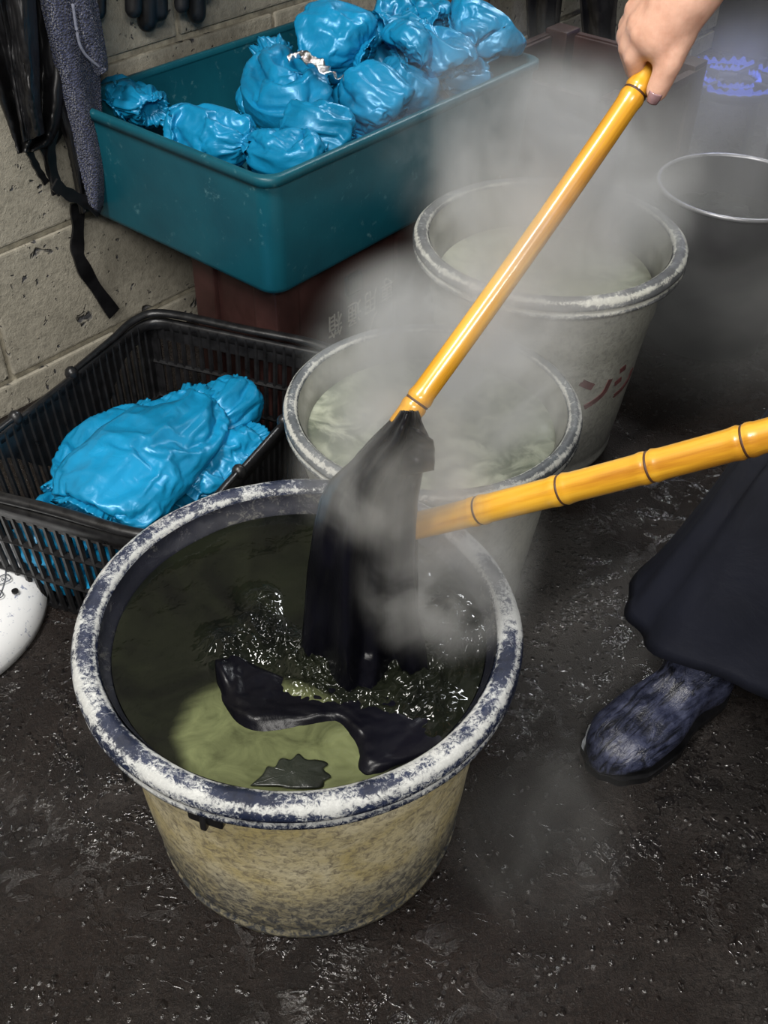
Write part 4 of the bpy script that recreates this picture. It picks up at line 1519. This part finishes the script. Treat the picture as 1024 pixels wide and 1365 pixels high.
# right hand
k1, k2, k3, k4 = H(862, 44, 0.930), H(856, 34, 0.938), H(852, 24, 0.948), H(852, 14, 0.958)
capsule(bm, wR, H(884, 45, 0.930), 0.027, 0.022, 14)
capsule(bm, wR, k1, 0.024, 0.0135, 12)
capsule(bm, wR, k2, 0.024, 0.013, 12)
capsule(bm, wR, k4, 0.024, 0.0125, 12)
for k_, mid_, tip_, r_ in ((k1, H(846, 76, 0.942), H(852, 108, 0.960), 0.0095), (k2, H(839, 62, 0.952), H(846, 94, 0.972), 0.0098),
                           (k3, H(835, 48, 0.962), H(846, 76, 0.984), 0.0092), (k4, H(836, 34, 0.972), H(850, 56, 0.994), 0.0082)):
    capsule(bm, k_, mid_, r_ * 1.12, r_, 10)
    capsule(bm, mid_, tip_, r_, r_ * 0.85, 10)
t0, t1, t2 = H(903, 46, 0.926), H(893, 82, 0.925), H(876, 121, 0.934)
capsule(bm, wR, t0, 0.022, 0.0155, 12)
capsule(bm, t0, t1, 0.0145, 0.0112, 12)
capsule(bm, t1, t2, 0.0108, 0.0092, 12)
# left arm and hand on the lower rod
gp = R2B + dir2 * 0.13
wL = gp + V((0.045, 0.01, 0.075))
capsule(bm, sL, eL, 0.052, 0.042, 16)
capsule(bm, eL, wL, 0.041, 0.026, 16)
kd = dir2
side = V((0, 1, 0.2)).normalized()
capsule(bm, wL, gp + V((0.0, 0.0, 0.030)), 0.026, 0.022, 12)
for i in range(4):
    o_ = kd * (-0.030 + 0.020 * i)
    capsule(bm, gp + o_ + V((0, 0, 0.028)), gp + o_ + V((-0.006, 0.024, 0.010)), 0.0105, 0.0095, 10)
    capsule(bm, gp + o_ + V((-0.006, 0.024, 0.010)), gp + o_ + V((-0.004, 0.014, -0.018)), 0.0095, 0.008, 10)
capsule(bm, gp + V((0.01, -0.012, 0.03)), gp - kd * 0.045 + V((0, -0.020, 0.006)), 0.012, 0.009, 10)
# legs
hipN, kneeN, ankN = V((0.66, 0.83, 0.78)), V((0.53, 0.825, 0.42)), V((0.405, 0.868, 0.09))
hipF, kneeF, ankF = V((0.66, 0.97, 0.78)), V((0.62, 1.00, 0.42)), V((0.64, 1.01, 0.09))
for h_, k_, a_ in ((hipN, kneeN, ankN), (hipF, kneeF, ankF)):
    capsule(bm, h_, k_, 0.080, 0.055, 18)
    capsule(bm, k_, k_.lerp(a_, 0.35), 0.052, 0.052, 18)
    capsule(bm, k_.lerp(a_, 0.35), a_, 0.052, 0.035, 18)
    capsule(bm, a_ - V((0, 0, 0.03)), a_ + V((-0.06, -0.045, -0.055)), 0.030, 0.018, 14)
body = obj('body', bm, M_skin, per)
mod(body, 'REMESH', mode='VOXEL', voxel_size=0.0030)
mod(body, 'SMOOTH', factor=0.5, iterations=5)
bake(body)
# thumbnail
bm = bmesh.new()
tv = (V((0, 0, HC)) - t2).normalized()
td = (t2 - t1).normalized()
ts_ = td.cross(tv).normalized()
tv = ts_.cross(td)
def nail(s, f):
    x = (s - 0.5) * 2
    return t2 + td * (-0.001 + 0.0095 * f) + ts_ * (x * 0.0056 * (1 - 0.25 * f * f)) + tv * (0.0098 - 0.0030 * x * x - 0.0015 * f * f)
grid(bm, 10, 10, nail)
o = obj('thumbnail', bm, M_nail, per)
mod(o, 'SOLIDIFY', thickness=0.0012)
bake(o)
# hair, shirt, trousers
M_hair = flat_mat('black_hair', (0.012, 0.010, 0.009), 0.4, nscale=150, var=0.5)
M_shirt = mat_cloth('charcoal_shirt', (0.02, 0.02, 0.023), 0.85, nscale=60)
bm = bmesh.new()
capsule(bm, hd + V((0.025, 0, .04)), hd + V((0.035, 0, -.02)), 0.088, 0.075, 20)
capsule(bm, hd + V((0.0, 0, .045)), hd + V((0.03, 0, .045)), 0.082, 0.08, 20)
o = obj('hair', bm, M_hair, per)
mod(o, 'REMESH', mode='VOXEL', voxel_size=0.006)
bake(o)
bm = bmesh.new()
capsule(bm, pel + V((0, 0.06, 0)), pel - V((0, 0.06, 0)), 0.124, 0.124, 20)
capsule(bm, pel, chest, 0.124, 0.124, 20)
capsule(bm, chest + V((0, .07, .03)), chest - V((0, .07, -.03)), 0.109, 0.109, 20)
for s_, e_ in ((sR, eR), (sL, eL)):
    capsule(bm, chest + V((0, 0, .08)), s_, 0.079, 0.064)
    capsule(bm, s_, s_.lerp(e_, 0.75), 0.062, 0.056, 16)
o = obj('shirt', bm, M_shirt, per)
mod(o, 'REMESH', mode='VOXEL', voxel_size=0.008)
mod(o, 'SMOOTH', factor=0.5, iterations=3)
bake(o)
bm = bmesh.new()
for h_, k_, a_ in ((hipN, kneeN, ankN), (hipF, kneeF, ankF)):
    capsule(bm, h_, k_, 0.090, 0.064, 18)
    capsule(bm, k_, k_.lerp(a_, 0.7), 0.062, 0.052, 18)
capsule(bm, pel + V((0, 0.05, -.02)), pel - V((0, 0.05, .02)), 0.128, 0.128, 20)
o = obj('trousers', bm, M_shirt, per)
mod(o, 'REMESH', mode='VOXEL', voxel_size=0.008)
mod(o, 'SMOOTH', factor=0.5, iterations=3)
bake(o)
# apron: long skirt of stiff cloth
bm = bmesh.new()
HP = [(0.300, 0.905), (0.306, 0.877), (0.316, 0.845), (0.332, 0.815), (0.388, 0.783), (0.437, 0.758), (0.50, 0.735), (0.62, 0.72), (0.74, 0.76), (0.80, 0.85),
      (0.80, 0.97), (0.72, 1.06), (0.60, 1.09), (0.46, 1.06), (0.36, 1.00), (0.315, 0.945)]
hp = catmull([V((x, y, 0)) for x, y in HP + [HP[0]]], 97)
def apron(s, f):
    k = min(96, int(round(s * 96)))
    h = hp[k]
    a = 2 * math.pi * s
    c = V((0.70, 0.90, 0))
    d = (h - c)
    d.z = 0
    top = c + d.normalized() * (0.142)
    g = f ** 0.85
    p = V((h.x, h.y, 0)).lerp(top, g)
    z = 0.135 + (0.93 - 0.135) * f
    fold = 0.0045 * math.sin(a * 7 + 2 * f + 1.3 * math.sin(a * 2)) * (1 - f) * (0.4 + 0.6 * math.sin(a * 1.5 + 0.7) ** 2) + 0.012 * fbm(V((2.2 * math.cos(a), 2.2 * math.sin(a), f * 3)))
    p += d.normalized() * fold
    zz = z - 0.008 * math.exp(-f * 14) * math.sin(a * 3)
    return V((p.x, p.y, zz))
grid(bm, 97, 60, apron)
bmesh.ops.remove_doubles(bm, verts=bm.verts, dist=1e-5)
o = obj('apron', bm, M_apron, per)
mod(o, 'SOLIDIFY', thickness=0.004, offset=-1)
bake(o)
bm = bmesh.new()
grid(bm, 30, 30, lambda s, f: V((0.60 - 0.115 - 0.012 * math.cos((s - .5) * 2.4) + (0.0 if f > .1 else .01), 0.88 + (s - 0.5) * 0.24, 0.90 + 0.30 * f)) + V((0.03 * (1 - f), 0, 0)) - V((0.02, 0, 0)))
o = obj('apron_bib', bm, M_apron, per)
mod(o, 'SOLIDIFY', thickness=0.004)
bake(o)


def boot(toe, heel, name='boot'):
    toe, heel = V(toe), V(heel)
    d = (toe - heel)
    L = d.length
    d.normalize()
    s = V((-d.y, d.x, 0))
    up = V((0, 0, 1))
    bm = bmesh.new()
    rings = []
    N = 26
    for i in range(N):
        f = i / (N - 1)          # 0 heel .. 1 toe
        wd = interp([0, .05, .15, .35, .62, .80, .93, 1], [.012, .026, .033, .034, .047, .047, .034, .008], f)
        ht = interp([0, .06, .2, .38, .6, .8, .94, 1], [.04, .07, .088, .088, .064, .052, .040, .016], f)
        ring = []
        for k in range(32):
            a = 2 * math.pi * k / 32
            x, y = math.cos(a), math.sin(a)
            yy = (0.5 + 0.5 * y)
            sx = abs(x) ** 0.75 * math.copysign(1, x)
            wr_ = 0.0016 * math.sin(a * 13 + 2.5 * math.sin(f * 5)) * max(0, 1 - abs((f - 0.60) / 0.32)) * max(0, y)
            ring.append(bm.verts.new(heel + d * (f * L) + s * (wd * sx * (1.0 - 0.12 * max(0, y))) + up * (0.004 + ht * yy + wr_)))
        rings.append(ring)
    for A, B in zip(rings, rings[1:]):
        for k in range(32):
            bm.faces.new((A[k], A[(k + 1) % 32], B[(k + 1) % 32], B[k]))
    bm.faces.new(list(reversed(rings[0])))
    bm.faces.new(rings[-1])
    an = heel + d * (L * 0.24)
    capsule(bm, an + up * 0.05, an + up * 0.15 - d * 0.01, 0.042, 0.044, 24)
    capsule(bm, an + up * 0.12 - d * 0.01, an + up * 0.27 - d * 0.055, 0.045, 0.058, 24)
    capsule(bm, an + up * 0.055 + d * 0.03, an + up * 0.10, 0.036, 0.040, 24)
    o = obj(name, bm, M_boot, per)
    mod(o, 'REMESH', mode='VOXEL', voxel_size=0.0028)
    mod(o, 'SMOOTH', factor=0.6, iterations=8)
    bake(o)
    bm = bmesh.new()
    rings = []
    lp = []
    for i in range(40):
        f = i / 39
        wd = interp([0, .05, .15, .35, .62, .80, .93, 1], [.012, .026, .034, .035, .049, .049, .036, .010], f)
        lp.append((f, wd))
    out = [heel + d * (f * L * 1.01 - 0.001) + s * w for f, w in lp] + [heel + d * (f * L * 1.01 - 0.001) - s * w for f, w in lp[::-1]]
    loft(bm, [[p + up * 0.0 for p in out], [p + up * 0.011 for p in out]], Matrix(), True, True)
    obj('boot_sole', bm, M_black, o, False)
    return o


boot((0.258, 0.752, 0), (0.446, 0.899, 0))
boot((0.50, 0.985, 0), (0.73, 1.02, 0))


# ------------------------------------------------------------------ steam
def steam(name, c, radii, dens, label, scale=7.0, seed=0.0, lo=0.42, hi=0.72, col=(0.93, 0.93, 0.90)):
    bm = bmesh.new()
    bmesh.ops.create_icosphere(bm, subdivisions=3, radius=1.0, matrix=Matrix.Diagonal((radii[0], radii[1], radii[2], 1)))
    o = obj(name, bm, mat_steam(name + '_vapour', radii, dens, scale, seed, lo, hi, col))
    o.location = c
    tag(o, label, 'steam', 'steam plumes', 'stuff')
    return o


steam('steam', (0.08, 1.09, 0.375), (0.20, 0.21, 0.125), 32.0, 'white steam rising over the middle dye tank', 9, 1.0, 0.38, 0.68)
steam('steam', (0.245, 1.42, 0.46), (0.22, 0.22, 0.17), 22.0, 'white steam rising over the farthest dye tank', 8, 2.3, 0.38, 0.66)
steam('steam', (0.16, 1.54, 0.47), (0.25, 0.17, 0.19), 6.0, 'thin steam drifting across the side of the teal tub', 9, 3.9, 0.40, 0.66)
steam('steam', (0.055, 0.70, 0.415), (0.105, 0.10, 0.13), 24.0, 'steam curling round the right of the lifted black cloth', 13, 5.2, 0.40, 0.66)
steam('steam', (0.0, 0.68, 0.53), (0.09, 0.09, 0.07), 18.0, 'steam veiling the top of the lifted black cloth', 14, 7.7, 0.36, 0.64)
steam('steam', (0.11, 0.78, 0.66), (0.11, 0.09, 0.13), 13.0, 'wisp of steam drifting past the middle of the long rod', 9, 9.1, 0.36, 0.64)
steam('steam', (0.68, 1.80, 0.22), (0.50, 0.50, 0.42), 5.0, 'grey haze around the vats at the right', 3.5, 6.1, 0.38, 0.70)
steam('steam', (0.17, 0.62, 0.10), (0.12, 0.14, 0.12), 2.5, 'faint vapour beside the right side of the nearest tank', 10, 8.4)
